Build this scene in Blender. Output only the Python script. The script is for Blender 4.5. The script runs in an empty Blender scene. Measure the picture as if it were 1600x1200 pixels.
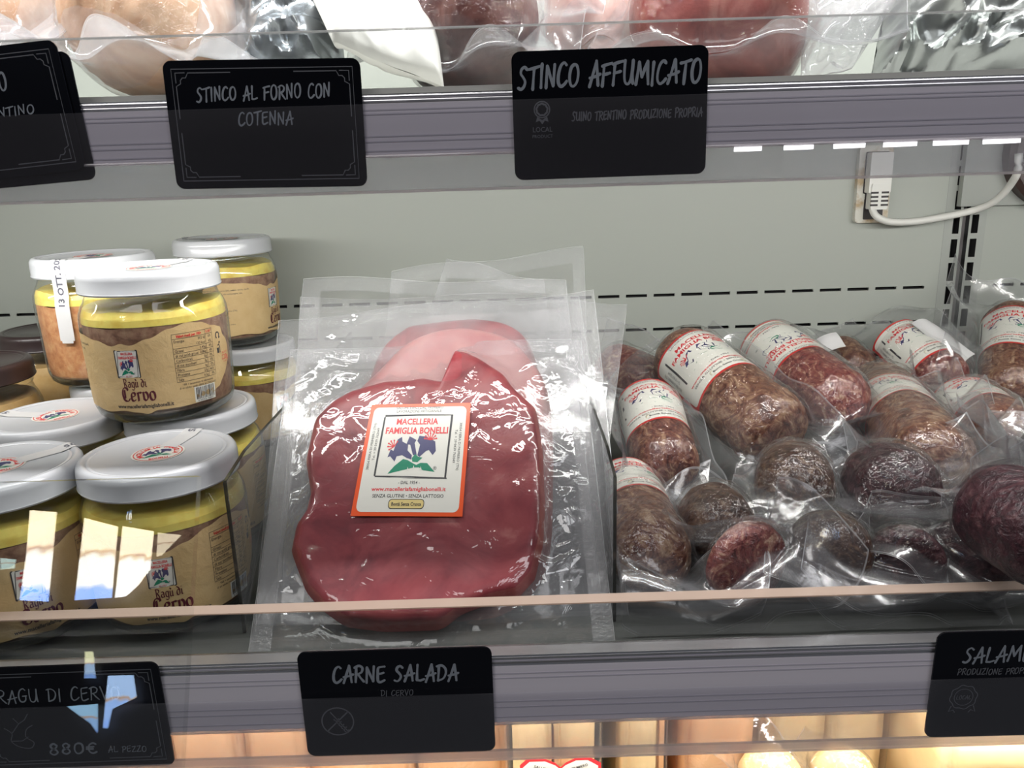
import bpy, bmesh, math, random
import numpy as np
from mathutils import Vector, Matrix, noise
from mathutils.geometry import tessellate_polygon

# ------------------------------------------------------------------ camera, world, lights, exposure
SC = bpy.context.scene
COL = SC.collection
H = 1.30                                   # eye height
F, PITCH, ROLL = 1250.0, math.radians(15.2), math.radians(1.75)
_R0, _U0 = Vector((1, 0, 0)), Vector((0, math.sin(PITCH), math.cos(PITCH)))
FWD = Vector((0, math.cos(PITCH), -math.sin(PITCH)))
CR = _R0 * math.cos(ROLL) - _U0 * math.sin(ROLL)
CU = _U0 * math.cos(ROLL) + _R0 * math.sin(ROLL)
EYE = Vector((0, 0, H))
cam_data = bpy.data.cameras.new('camera')
cam_data.sensor_width = 36.0
cam_data.lens = 36.0 * F / 1600.0
cam_data.clip_start = 0.01
cam = bpy.data.objects.new('camera', cam_data)
COL.objects.link(cam)
m3 = Matrix((CR, CU, -FWD)).transposed()
cam.matrix_world = Matrix.Translation(EYE) @ m3.to_4x4()
SC.camera = cam

world = bpy.data.worlds.new('shop_ambience')
SC.world = world
world.use_nodes = True
wb = world.node_tree.nodes['Background']
wb.inputs[0].default_value = (0.62, 0.66, 0.75, 1)
wb.inputs[1].default_value = 0.115

def area_light(name, loc, size_x, size_y, power, color, aim, spread=180):
    d = bpy.data.lights.new(name, 'AREA')
    d.shape = 'RECTANGLE'; d.size = size_x; d.size_y = size_y; d.energy = power; d.color = color; d.spread = math.radians(spread)
    o = bpy.data.objects.new(name, d); COL.objects.link(o)
    o.location = loc
    o.rotation_euler = (Vector(aim) - Vector(loc)).to_track_quat('-Z', 'Y').to_euler()
    return o

# the shop's ceiling panels behind and above the photographer
area_light('ceiling_panel_light', (-0.7, -1.0, H + 1.45), 1.2, 0.5, 9.5, (1.0, 0.97, 0.95), (-0.2, 0.4, H - 0.2))
area_light('ceiling_panel_light', (1.0, -1.0, H + 1.45), 1.2, 0.5, 8.5, (0.98, 0.97, 1.0), (0.2, 0.4, H - 0.2))

vs = SC.view_settings
vs.view_transform = 'Standard'; vs.look = 'None'; vs.exposure = 0.0; vs.gamma = 1.0
vs.use_curve_mapping = False
SC.cycles.transparent_max_bounces = 64
SC.cycles.max_bounces = 10
SC.cycles.caustics_reflective = False
SC.cycles.caustics_refractive = False

# ------------------------------------------------------------------ pixel rays of the 1600 x 1200 frame
def ray(px, py):
    return FWD + CR * ((px - 800.0) / F) - CU * ((py - 600.0) / F)
def P(px, py, Y):                           # point at depth Y into the cabinet
    d = ray(px, py)
    return EYE + d * (Y / d.y)
def PZ(px, py, Z):                          # point at height Z (world)
    d = ray(px, py)
    return EYE + d * ((Z - H) / d.z)
def zat(py, Y):
    return P(800, py, Y).z

# ------------------------------------------------------------------ mesh helpers
class MB:
    def __init__(s):
        s.v, s.f, s.m = [], [], []
    def add(s, verts, faces, mat=0):
        b = len(s.v)
        s.v.extend(Vector(p) for p in verts)
        for f in faces:
            s.f.append([b + i for i in f]); s.m.append(mat)
    def box(s, a, b, mat=0):
        x0, y0, z0 = a; x1, y1, z1 = b
        s.add([(x0, y0, z0), (x1, y0, z0), (x1, y1, z0), (x0, y1, z0), (x0, y0, z1), (x1, y0, z1), (x1, y1, z1), (x0, y1, z1)],
              [(0, 3, 2, 1), (4, 5, 6, 7), (0, 1, 5, 4), (1, 2, 6, 5), (2, 3, 7, 6), (3, 0, 4, 7)], mat)
    def grid(s, fn, nu, nv, mat=0, wrap_u=False):
        vs_ = [fn(i / nu, j / nv) for j in range(nv + 1) for i in range(nu if wrap_u else nu + 1)]
        w = nu if wrap_u else nu + 1
        fs = []
        for j in range(nv):
            for i in range(nu):
                i2 = (i + 1) % w if wrap_u else i + 1
                fs.append((j * w + i, j * w + i2, (j + 1) * w + i2, (j + 1) * w + i))
        s.add(vs_, fs, mat)
    def lathe(s, prof, n=64, mat=0):
        k = len(prof)
        vs_ = []
        for (r, z) in prof:
            for i in range(n):
                a = 2 * math.pi * i / n
                vs_.append((r * math.cos(a), r * math.sin(a), z))
        fs = []
        for j in range(k - 1):
            for i in range(n):
                i2 = (i + 1) % n
                fs.append((j * n + i, j * n + i2, (j + 1) * n + i2, (j + 1) * n + i))
        s.add(vs_, fs, mat)
        for j, flip in ((0, True), (k - 1, False)):
            if prof[j][0] > 1e-5:
                continue
    def tube(s, pts, r, n=10, mat=0):
        pts = [Vector(p) for p in pts]
        vs_, fs = [], []
        for i, p in enumerate(pts):
            t = (pts[min(i + 1, len(pts) - 1)] - pts[max(i - 1, 0)]).normalized()
            a = t.cross(Vector((0, 0, 1)))
            if a.length < 1e-4: a = t.cross(Vector((0, 1, 0)))
            a.normalize(); b = t.cross(a)
            rr = r(i / (len(pts) - 1)) if callable(r) else r
            for k in range(n):
                an = 2 * math.pi * k / n
                vs_.append(p + a * (rr * math.cos(an)) + b * (rr * math.sin(an)))
        for i in range(len(pts) - 1):
            for k in range(n):
                k2 = (k + 1) % n
                fs.append((i * n + k, i * n + k2, (i + 1) * n + k2, (i + 1) * n + k))
        fs.append(tuple(range(n))[::-1]); fs.append(tuple((len(pts) - 1) * n + k for k in range(n)))
        s.add(vs_, fs, mat)
    def prism(s, pts2, fn, d0, d1, mat=0):
        """extrude a 2D outline between depths d0 and d1; fn(x, y, d) gives the point"""
        n = len(pts2)
        vs_ = [fn(x, y, d0) for x, y in pts2] + [fn(x, y, d1) for x, y in pts2]
        fs = [tuple(range(n))[::-1], tuple(range(n, 2 * n))]
        fs += [(i, (i + 1) % n, n + (i + 1) % n, n + i) for i in range(n)]
        s.add(vs_, fs, mat)
    def build(s, name, mats, parent=None, smooth=True, origin=None, sharp=40):
        """parent: an Empty without rotation gets world coordinates; local=True parents keep theirs"""
        me = bpy.data.meshes.new(name)
        off = Vector((0, 0, 0)) if origin is None else Vector(origin)
        me.from_pydata([tuple(p - off) for p in s.v], [], s.f)
        if not isinstance(mats, (list, tuple)): mats = [mats]
        for m in mats: me.materials.append(m)
        if len(mats) > 1: me.polygons.foreach_set('material_index', s.m)
        me.validate()
        if smooth:
            me.shade_smooth() if hasattr(me, 'shade_smooth') else None
            if sharp: me.set_sharp_from_angle(angle=math.radians(sharp))
        me.update()
        o = bpy.data.objects.new(name, me); COL.objects.link(o)
        if parent is not None: o.parent = parent
        elif origin is not None: o.location = off
        return o

def empty(name, label, cat, loc=(0, 0, 0), rot=None, group=None):
    o = bpy.data.objects.new(name, None); COL.objects.link(o)
    o.empty_display_size = 0.01
    if rot is None: o.location = loc
    elif isinstance(rot, Matrix): o.matrix_world = Matrix.Translation(Vector(loc)) @ rot.to_4x4()
    else: o.location = loc; o.rotation_euler = rot
    tag(o, label, cat, group)
    return o
def tag(o, label=None, cat=None, group=None, kind=None):
    if label: o['label'] = label
    if cat: o['category'] = cat
    if group: o['group'] = group
    if kind: o['kind'] = kind
    return o
def dup(o, parent, name=None):
    c = o.copy(); COL.objects.link(c); c.parent = parent
    return c

def round_rect(w, h, r, n=6):
    pts = []
    for cx, cy, a0 in ((w / 2 - r, h / 2 - r, 0), (-w / 2 + r, h / 2 - r, 90), (-w / 2 + r, -h / 2 + r, 180), (w / 2 - r, -h / 2 + r, 270)):
        for i in range(n + 1):
            a = math.radians(a0 + 90 * i / n)
            pts.append((cx + r * math.cos(a), cy + r * math.sin(a)))
    return pts

# ------------------------------------------------------------------ lettering and printed art in 2D
_TC = {}
def text_geo(s, bold=0.0):
    """sans lettering as flat faces, cap height 1, starting at x = 0"""
    key = (s, bold)
    if key in _TC: return _TC[key]
    c = bpy.data.curves.new('lettering', 'FONT')
    c.body = s; c.size = 1.0; c.resolution_u = 2; c.offset = bold; c.fill_mode = 'FRONT'
    o = bpy.data.objects.new('lettering', c); COL.objects.link(o)
    dg = bpy.context.evaluated_depsgraph_get()
    me = bpy.data.meshes.new_from_object(o.evaluated_get(dg))
    vs_ = [(v.co.x / 0.73, v.co.y / 0.73) for v in me.vertices]
    fs = [tuple(p.vertices) for p in me.polygons]
    bpy.data.objects.remove(o); bpy.data.curves.remove(c); bpy.data.meshes.remove(me)
    w = max((v[0] for v in vs_), default=0)
    _TC[key] = (vs_, fs, w)
    return _TC[key]

def smooth_pts(pts, n=5):
    if len(pts) < 3: return pts
    out = []
    for i in range(len(pts) - 1):
        p0 = pts[max(i - 1, 0)]; p1 = pts[i]; p2 = pts[i + 1]; p3 = pts[min(i + 2, len(pts) - 1)]
        for k in range(n):
            t = k / n
            out.append(tuple(0.5 * ((2 * p1[a]) + (-p0[a] + p2[a]) * t + (2 * p0[a] - 5 * p1[a] + 4 * p2[a] - p3[a]) * t * t
                                    + (-p0[a] + 3 * p1[a] - 3 * p2[a] + p3[a]) * t ** 3) for a in (0, 1)))
    out.append(pts[-1])
    return out
def parse(g):
    out = []
    for st in g.split(';'):
        st = st.strip(); sm = st.startswith('~')
        pts = [tuple(float(t) for t in p.split(',')) for p in st.lstrip('~').split()]
        out.append(smooth_pts(pts) if sm else pts)
    return out
CHALK = {k: (parse(g), w) for k, (g, w) in {
    'A': ("0,-.08 .2,.42 .42,1.02; .42,1.02 .5,.45 .56,-.03; .02,.3 .4,.36 .68,.46", .70),
    'C': ("~.56,.9 .42,1 .2,.86 .06,.5 .06,.15 .22,-.02 .44,.06 .6,.2", .64),
    'D': ("~.12,.98 .1,.5 .06,0; ~-.02,.92 .3,.98 .56,.78 .6,.45 .42,.12 .06,-.02", .68),
    'E': ("~.54,.95 .3,.93 .1,.86 .06,.5 .06,.1 .2,-.02 .52,.1; .08,.5 .28,.52 .46,.57", .60),
    'F': ("~.12,.92 .09,.5 .04,-.05; .0,.88 .3,.95 .62,1.0; .08,.48 .3,.52 .5,.56", .60),
    'G': ("~.56,.88 .42,1 .18,.85 .05,.45 .12,.05 .34,-.02 .52,.12 .56,.4; .34,.42 .62,.44", .68),
    'I': ("~.14,1.0 .1,.5 .08,-.03", .27),
    'L': ("~.12,1.0 .08,.5 .06,.04; .06,.04 .3,.02 .56,.1", .58),
    'M': ("0,-.03 .1,.5 .17,.98; .17,.98 .28,.6 .38,.3; .38,.3 .55,.68 .72,1.0; .72,1.0 .74,.5 .8,-.02", .88),
    'N': (".04,-.03 .07,.5 .1,.97; .1,.97 .3,.5 .5,.05; .5,.05 .54,.5 .58,1.03", .68),
    'O': ("~.36,.98 .14,.84 .04,.4 .14,.04 .34,-.01 .54,.2 .6,.6 .5,.92 .3,.97", .70),
    'P': ("~.12,.95 .09,.5 .04,-.05; ~.0,.9 .3,1.0 .54,.86 .5,.6 .3,.46 .09,.4", .60),
    'R': ("~.12,.95 .09,.5 .04,-.03; ~.0,.88 .3,1.0 .54,.86 .48,.6 .28,.5 .1,.46; .22,.48 .4,.22 .62,-.02", .66),
    'S': ("~.54,.88 .38,1 .18,.9 .14,.7 .3,.52 .42,.32 .34,.1 .16,-.02 -.02,.04", .58),
    'T': ("~.32,.96 .28,.5 .24,-.04; -.02,.9 .3,.95 .66,1.03", .60),
    'U': ("~.08,1.0 .05,.5 .1,.1 .28,-.02 .46,.12 .56,.5 .6,1.0; ~.6,1.0 .58,.4 .62,0", .72),
    'V': (".02,1.0 .16,.5 .28,.0; .28,.0 .44,.5 .6,1.02", .64),
    'Z': (".06,.92 .3,.96 .56,1.0; .56,1.0 .3,.5 .02,.02; .02,.02 .3,.0 .6,.08", .64),
    '0': ("~.36,.98 .14,.84 .06,.4 .16,.04 .34,-.01 .54,.2 .58,.6 .5,.9 .3,.97", .72),
    '8': ("~.5,.82 .34,1 .14,.86 .18,.62 .44,.42 .52,.18 .3,-.02 .08,.16 .16,.42 .44,.62 .52,.84", .66),
    '€': ("~.56,.86 .4,.98 .18,.82 .1,.5 .16,.14 .36,0 .58,.12; 0,.6 .42,.62; -.02,.42 .38,.42", .70),
    ' ': ("0,0 0,0", .45)}.items()}
NIB = {k: (parse(g), w) for k, (g, w) in {
    'R': (".14,0 .14,1.0; ~0,.95 .2,1.0 .5,.9 .5,.65 .14,.52; .3,.5 .55,.05 .68,.08", .72),
    'a': ("~.06,.58 .28,.66 .42,.52; .42,.52 .42,.08 .52,.02; ~.42,.4 .12,.34 .08,.1 .24,.0 .42,.12", .58),
    'g': ("~.42,.6 .16,.62 .07,.35 .14,.06 .28,.02 .42,.12; ~.44,.66 .43,-.12 .26,-.32 .04,-.22", .56),
    'ù': (".1,.64 .1,.1 .2,.0 .42,.12; .42,.64 .42,.06 .54,.02; .12,.98 .3,.8", .60),
    'd': ("~.44,.1 .24,0 .08,.12 .07,.42 .22,.62 .4,.55; .08,.98 .3,.86 .46,.62 .46,.1", .58),
    'i': (".02,.58 .12,.64 .12,.08 .24,.0; .08,.86 .16,.92", .30),
    'C': ("~.60,.78 .56,.94 .36,1.0 .16,.86 .08,.5 .16,.14 .38,.0 .60,.06 .68,.2; .30,.84 .28,.2", .74),
    'e': ("~.1,.3 .44,.42 .34,.64 .12,.52 .1,.14 .24,0 .46,.12", .52),
    'r': (".02,.58 .14,.64 .14,.0; .14,.48 .3,.66 .42,.56", .46),
    'v': (".0,.6 .12,.64 .12,.12 .28,0; ~.28,0 .46,.2 .44,.52 .28,.66", .56),
    'o': ("~.28,.66 .08,.52 .1,.12 .28,0 .46,.14 .45,.5 .28,.66", .56),
    ' ': ("0,0 0,0", .3)}.items()}

class Art:
    """flat printed art: faces with a material index and a layer, placed later by a map (x, y, layer) -> point"""
    def __init__(s): s.v, s.f, s.m = [], [], []
    def _add(s, vs_, fs, mat, layer):
        b = len(s.v); s.v.extend((x, y, layer) for x, y in vs_)
        for f in fs: s.f.append([b + i for i in f]); s.m.append(mat)
    def rect(s, x0, y0, x1, y1, mat, layer, nx=1, ny=1):
        vs_ = [(x0 + (x1 - x0) * i / nx, y0 + (y1 - y0) * j / ny) for j in range(ny + 1) for i in range(nx + 1)]
        fs = [(j * (nx + 1) + i, j * (nx + 1) + i + 1, (j + 1) * (nx + 1) + i + 1, (j + 1) * (nx + 1) + i) for j in range(ny) for i in range(nx)]
        s._add(vs_, fs, mat, layer)
    def poly(s, pts, mat, layer):
        area = sum(pts[i][0] * pts[(i + 1) % len(pts)][1] - pts[(i + 1) % len(pts)][0] * pts[i][1] for i in range(len(pts)))
        if area < 0: pts = pts[::-1]
        tr = tessellate_polygon([[Vector((x, y, 0)) for x, y in pts]])
        fs = []
        for a, b, c in tr:
            ar = (pts[b][0] - pts[a][0]) * (pts[c][1] - pts[a][1]) - (pts[b][1] - pts[a][1]) * (pts[c][0] - pts[a][0])
            fs.append((a, b, c) if ar > 0 else (a, c, b))
        s._add(pts, fs, mat, layer)
    def text(s, t, x, y, h, mat, layer, width=None, rot=0.0, bold=0.0, align='C', skew=0.0):
        vs_, fs, w = text_geo(t, bold)
        if w <= 0: return
        sx = (width / w) if width else h
        tw = w * sx
        ox = {'C': -tw / 2, 'L': 0, 'R': -tw}[align]
        c, sn = math.cos(rot), math.sin(rot)
        out = []
        for a, b in vs_:
            X, Y = a * sx + ox + skew * b * h, b * h - h / 2
            out.append((x + X * c - Y * sn, y + X * sn + Y * c))
        s._add(out, fs, mat, layer)
    def arc_text(s, t, cx, cy, r, h, a0, a1, mat, layer, bold=0.0):
        n = len(t)
        for i, ch in enumerate(t):
            if ch == ' ': continue
            a = a0 + (a1 - a0) * i / (n - 1)
            s.text(ch, cx + r * math.cos(a), cy + r * math.sin(a), h, mat, layer, rot=a - math.pi / 2, bold=bold)
    def stroke(s, pts, w, mat, layer):
        n = len(pts)
        L, R_ = [], []
        for i in range(n):
            p0, p1 = pts[max(i - 1, 0)], pts[min(i + 1, n - 1)]
            dx, dy = p1[0] - p0[0], p1[1] - p0[1]
            l = math.hypot(dx, dy) or 1
            ww = w(i / max(n - 1, 1)) if callable(w) else w
            nx_, ny_ = -dy / l * ww / 2, dx / l * ww / 2
            L.append((pts[i][0] + nx_, pts[i][1] + ny_)); R_.append((pts[i][0] - nx_, pts[i][1] - ny_))
        s._add(R_ + L, [(i, i + 1, n + i + 1, n + i) for i in range(n - 1)], mat, layer)
    def ring(s, cx, cy, r, w, mat, layer, n=40, fn=None):
        pts = []
        for i in range(n + 1):
            a = 2 * math.pi * i / n
            rr = r * (fn(a) if fn else 1)
            pts.append((cx + rr * math.cos(a), cy + rr * math.sin(a)))
        s.stroke(pts, w, mat, layer)
    def disc(s, cx, cy, r, mat, layer, n=32):
        s.poly([(cx + r * math.cos(2 * math.pi * i / n), cy + r * math.sin(2 * math.pi * i / n)) for i in range(n)], mat, layer)
    def chalk(s, t, x, y, h, mat, layer, width=None, wt=0.12, rot=0.0, seed=1, align='C'):
        rnd = random.Random(seed)
        tw = sum(CHALK[c][1] + .1 for c in t) - .1
        k = (width / (tw * h)) if width else 1.0
        X = {'C': -tw / 2, 'L': 0, 'R': -tw}[align]
        c_, s_ = math.cos(rot), math.sin(rot)
        for ch in t:
            st, w = CHALK[ch]
            dy = rnd.uniform(-.05, .05); hs = rnd.uniform(.95, 1.05)
            if ch != ' ':
                for pts in st:
                    layer += .09                 # later strokes lie on top of earlier ones
                    q = []
                    for a, b in pts:
                        xx = (X + a + .06 * b) * h * k; yy = (b * hs + dy - .5) * h
                        q.append((x + xx * c_ - yy * s_, y + xx * s_ + yy * c_))
                    # a brushy stroke: rounded ends, uneven width
                    ph = rnd.uniform(0, 6)
                    e0 = q[0]; e1 = q[-1]
                    s.stroke(q, lambda u, ph=ph: wt * h * (1 + .18 * math.sin(ph + 5 * u)) , mat, layer)
                    layer += .09; s.disc(e0[0], e0[1], wt * h * .5, mat, layer, 8)
                    layer += .09; s.disc(e1[0], e1[1], wt * h * .5, mat, layer, 8)
            if layer > 8: layer = 2
            X += w + .1
    def nib(s, t, x, y, h, mat, layer, wn=0.17, align='C', width=None):
        tw = sum(NIB[c][1] + .04 for c in t)
        k = (width / (tw * h)) if width else 1.0
        X = {'C': -tw / 2, 'L': 0}[align]
        n_ = (wn * .5 * math.cos(math.radians(28)), wn * .5 * math.sin(math.radians(28)))
        for ch in t:
            st, w = NIB[ch]
            if ch != ' ':
                for pts in st:
                    layer += .1
                    A = [(x + (X + a + n_[0]) * h * k, y + (b + n_[1]) * h) for a, b in pts]
                    B = [(x + (X + a - n_[0]) * h * k, y + (b - n_[1]) * h) for a, b in pts]
                    m = len(pts)
                    s.stroke([(x + (X + a) * h * k, y + b * h) for a, b in pts], .075 * h, mat, layer + .05)
                    s._add(B + A, [(i, i + 1, m + i + 1, m + i) for i in range(m - 1)], mat, layer)
            X += w + .04
    def merge(s, other, fn, lift=0, mats=None):
        b = len(s.v)
        for x, y, l in other.v:
            X, Y = fn(x, y); s.v.append((X, Y, l + lift))
        for f, m in zip(other.f, other.m):
            s.f.append([b + i for i in f]); s.m.append(mats[m] if mats else m)
    def to_mb(s, fn, mb=None):
        mb = mb or MB()
        b = len(mb.v)
        mb.v.extend(Vector(fn(x, y, l)) for x, y, l in s.v)
        for f, m in zip(s.f, s.m): mb.f.append([b + i for i in f]); mb.m.append(m)
        return mb

# ------------------------------------------------------------------ materials
def new_mat(name):
    m = bpy.data.materials.new(name); m.use_nodes = True
    nt = m.node_tree
    for n in list(nt.nodes):
        if n.type != 'OUTPUT_MATERIAL': nt.nodes.remove(n)
    return m, nt, nt.nodes['Material Output'] if 'Material Output' in nt.nodes else [n for n in nt.nodes if n.type == 'OUTPUT_MATERIAL'][0]
def nd(nt, t, **kw):
    n = nt.nodes.new(t)
    for k, v in kw.items():
        if k.startswith('i_'): n.inputs[k[2:].replace('_', ' ')].default_value = v
        else: setattr(n, k, v)
    return n
def noise_node(nt, scale, detail=4, rough=.55, dist=0.0, coord='Object', stretch=None):
    tc = nd(nt, 'ShaderNodeTexCoord')
    src = tc.outputs[coord]
    if stretch:
        mp = nd(nt, 'ShaderNodeMapping'); mp.inputs['Scale'].default_value = stretch
        nt.links.new(src, mp.inputs[0]); src = mp.outputs[0]
    n = nd(nt, 'ShaderNodeTexNoise')
    n.inputs['Scale'].default_value = scale; n.inputs['Detail'].default_value = detail
    n.inputs['Roughness'].default_value = rough; n.inputs['Distortion'].default_value = dist
    nt.links.new(src, n.inputs['Vector'])
    return n
def ramp(nt, src, stops):
    r = nd(nt, 'ShaderNodeValToRGB')
    e = r.color_ramp.elements
    while len(e) < len(stops): e.new(0.5)
    for k, (p, c) in enumerate(stops):
        e[k].position = p; e[k].color = (*c, 1)
    nt.links.new(src, r.inputs[0])
    return r
def solid(name, col, rough=.5, metal=0.0, spec=.5, bump=None, stops=None, nscale=20, ndist=0.0, ndetail=5, coat=0.0, sss=0.0, emit=None, stretch=None):
    m, nt, out = new_mat(name)
    b = nd(nt, 'ShaderNodeBsdfPrincipled')
    b.inputs['Base Color'].default_value = (*col, 1)
    b.inputs['Roughness'].default_value = rough; b.inputs['Metallic'].default_value = metal
    b.inputs['Specular IOR Level'].default_value = spec
    if coat: b.inputs['Coat Weight'].default_value = coat; b.inputs['Coat Roughness'].default_value = .08
    if sss:
        b.inputs['Subsurface Weight'].default_value = sss; b.inputs['Subsurface Radius'].default_value = (.6, .25, .2)
        b.inputs['Subsurface Scale'].default_value = .006
    if stops:
        n = noise_node(nt, nscale, ndetail, .6, ndist, stretch=stretch)
        nt.links.new(ramp(nt, n.outputs['Fac'], stops).outputs[0], b.inputs['Base Color'])
    if bump:
        n2 = noise_node(nt, bump[0], 5, .6, 0.4, stretch=stretch)
        bp = nd(nt, 'ShaderNodeBump'); bp.inputs['Strength'].default_value = bump[1]; bp.inputs['Distance'].default_value = bump[2] if len(bump) > 2 else .002
        nt.links.new(n2.outputs['Fac'], bp.inputs['Height']); nt.links.new(bp.outputs[0], b.inputs['Normal'])
    if emit:
        b.inputs['Emission Color'].default_value = (*emit[0], 1); b.inputs['Emission Strength'].default_value = emit[1]
    nt.links.new(b.outputs[0], out.inputs[0])
    return m
def clear(name, tint=(1, 1, 1), milk=.02, milk_col=(.9, .92, .95), rough=.03, refl=1.0, bump=None, edge=0.0, coords='Object', stretch=None, patch=None):
    """thin clear plastic or glass: transparent, mirror-like by angle, with a little white haze mixed in"""
    m, nt, out = new_mat(name)
    L = nt.links
    lw = nd(nt, 'ShaderNodeLayerWeight'); lw.inputs[0].default_value = .5
    pw = nd(nt, 'ShaderNodeMath', operation='POWER'); pw.inputs[1].default_value = 5; L.new(lw.outputs['Facing'], pw.inputs[0])
    ma = nd(nt, 'ShaderNodeMath', operation='MULTIPLY_ADD'); ma.inputs[1].default_value = .9 * min(refl, 1.0); ma.inputs[2].default_value = .042 * refl
    L.new(pw.outputs[0], ma.inputs[0]); ma.use_clamp = True
    tr = nd(nt, 'ShaderNodeBsdfTransparent'); tr.inputs[0].default_value = (*tint, 1)
    df = nd(nt, 'ShaderNodeBsdfDiffuse'); df.inputs[0].default_value = (*milk_col, 1)
    tl = nd(nt, 'ShaderNodeBsdfTranslucent'); tl.inputs[0].default_value = (*milk_col, 1)
    dm = nd(nt, 'ShaderNodeMixShader'); dm.inputs[0].default_value = .4; L.new(df.outputs[0], dm.inputs[1]); L.new(tl.outputs[0], dm.inputs[2])
    m1 = nd(nt, 'ShaderNodeMixShader'); L.new(tr.outputs[0], m1.inputs[1]); L.new(dm.outputs[0], m1.inputs[2])
    fac = nd(nt, 'ShaderNodeMath', operation='MULTIPLY_ADD'); L.new(pw.outputs[0], fac.inputs[0]); fac.inputs[1].default_value = edge; fac.inputs[2].default_value = milk; fac.use_clamp = True
    if patch:
        n = noise_node(nt, patch[0], 3, .5, 0.5, coords)
        mr = nd(nt, 'ShaderNodeMapRange'); mr.inputs[1].default_value = .42; mr.inputs[2].default_value = .7; mr.inputs[3].default_value = 0; mr.inputs[4].default_value = patch[1]
        L.new(n.outputs['Fac'], mr.inputs[0])
        ad = nd(nt, 'ShaderNodeMath', operation='ADD'); L.new(fac.outputs[0], ad.inputs[0]); L.new(mr.outputs[0], ad.inputs[1]); ad.use_clamp = True
        fac = ad
    L.new(fac.outputs[0], m1.inputs[0])
    gl = nd(nt, 'ShaderNodeBsdfGlossy'); gl.inputs['Roughness'].default_value = rough
    m2 = nd(nt, 'ShaderNodeMixShader'); L.new(ma.outputs[0], m2.inputs[0]); L.new(m1.outputs[0], m2.inputs[1]); L.new(gl.outputs[0], m2.inputs[2])
    if bump:
        n2 = noise_node(nt, bump[0], 3, .5, bump[2] if len(bump) > 2 else .6, coords, stretch)
        bp = nd(nt, 'ShaderNodeBump'); bp.inputs['Strength'].default_value = bump[1]; bp.inputs['Distance'].default_value = .002
        L.new(n2.outputs['Fac'], bp.inputs['Height']); L.new(bp.outputs[0], gl.inputs['Normal']); L.new(bp.outputs[0], df.inputs['Normal'])
    L.new(m2.outputs[0], out.inputs[0])
    return m

M = {}
M['wall'] = solid('grey_green_paint', (.40, .425, .385), .42, spec=.4, bump=(6, .03))
M['slot'] = solid('slot_dark', (.012, .012, .013), .8)
M['post'] = solid('post_paint', (.36, .38, .35), .45)
M['groove'] = solid('groove_steel', (.16, .15, .15), .5, metal=.3)
M['alu'] = solid('brushed_aluminium', (.62, .62, .64), .28, metal=.9, bump=(40, .05), stretch=(.02, 1, 1))
M['band'] = solid('grey_plastic_band', (.70, .66, .72), .38, spec=.5, stops=[(.3, (.66, .62, .68)), (.7, (.74, .70, .76))], nscale=60, stretch=(.01, 1, 1))
M['band_dark'] = solid('band_groove', (.50, .475, .54), .5)
M['deck'] = solid('steel_deck', (.10, .105, .10), .42, metal=.35, stops=[(.3, (.07, .075, .07)), (.7, (.12, .125, .118))], nscale=30, stretch=(.05, 1, 1))
M['deck_pale'] = solid('pale_deck', (.5, .5, .47), .45)
M['flap'] = clear('clear_pvc', (.97, .97, .98), .03, (.78, .76, .82), .08, 1.1, bump=(300, .08), stretch=(.01, 1, 1), edge=.1)  # white haze in its colour stands in for the reflected veil
M['flap_low'] = clear('clear_pvc_ribbed', (.93, .93, .95), .16, (.80, .80, .80), .12, 1.2, bump=(400, .25), stretch=(.004, 1, 1), edge=.1)
M['pvc_edge'] = clear('pvc_edge', (.9, .88, .9), .5, (.85, .80, .80), .1, 1.5)
M['acrylic'] = clear('clear_acrylic', (.90, .91, .91), .012, (.7, .72, .72), .02, 1.0)
M['acrylic_edge'] = clear('acrylic_edge', (.8, .7, .62), .62, (.82, .66, .56), .15, 1.2, bump=(60, .2), stretch=(.05, 1, 1))  # pinkish-beige reflection put into the colour of the clear edge
M['acrylic_grey'] = clear('acrylic_grey_edge', (.8, .8, .8), .45, (.62, .62, .62), .15, 1.2)
M['acrylic_dark'] = clear('acrylic_dark_edge', (.35, .35, .33), .3, (.12, .12, .11), .1, 1.0)
M['pane'] = clear('pane_glass', (.98, .99, .985), .0, (1, 1, 1), .0, 1.0)
M['card'] = solid('card_black', (.0045, .005, .0075), .22, spec=.22)
M['chalk'] = solid('card_print_grey', (.24, .265, .30), .6)
M['chalk_dim'] = solid('card_print_dim', (.12, .125, .14), .6)
M['led'] = solid('led_diode', (.9, .9, .9), .4, emit=((1.0, .99, .95), 3.5))
M['white_plastic'] = solid('white_plastic', (.72, .72, .68), .4)
M['old_white'] = solid('aged_white_plastic', (.66, .64, .56), .45, stops=[(.40, (.45, .34, .20)), (.52, (.66, .65, .58))], nscale=60)
M['gap_dark'] = solid('dark_gap', (.03, .025, .025), .5)

# ------------------------------------------------------------------ cabinet: rear wall, posts, shelves
XL, XR = -.62, .78
WY = .725                                  # rear wall face
CARD_U, CARD_L = .372, .309                # depth of the price cards on the two rails
FL = zat(1021, CARD_L + .012)              # lower shelf deck
FU = zat(133, CARD_U + .014)               # upper shelf deck
WZ0, WZ1 = FL - .32, FU + .35

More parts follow.
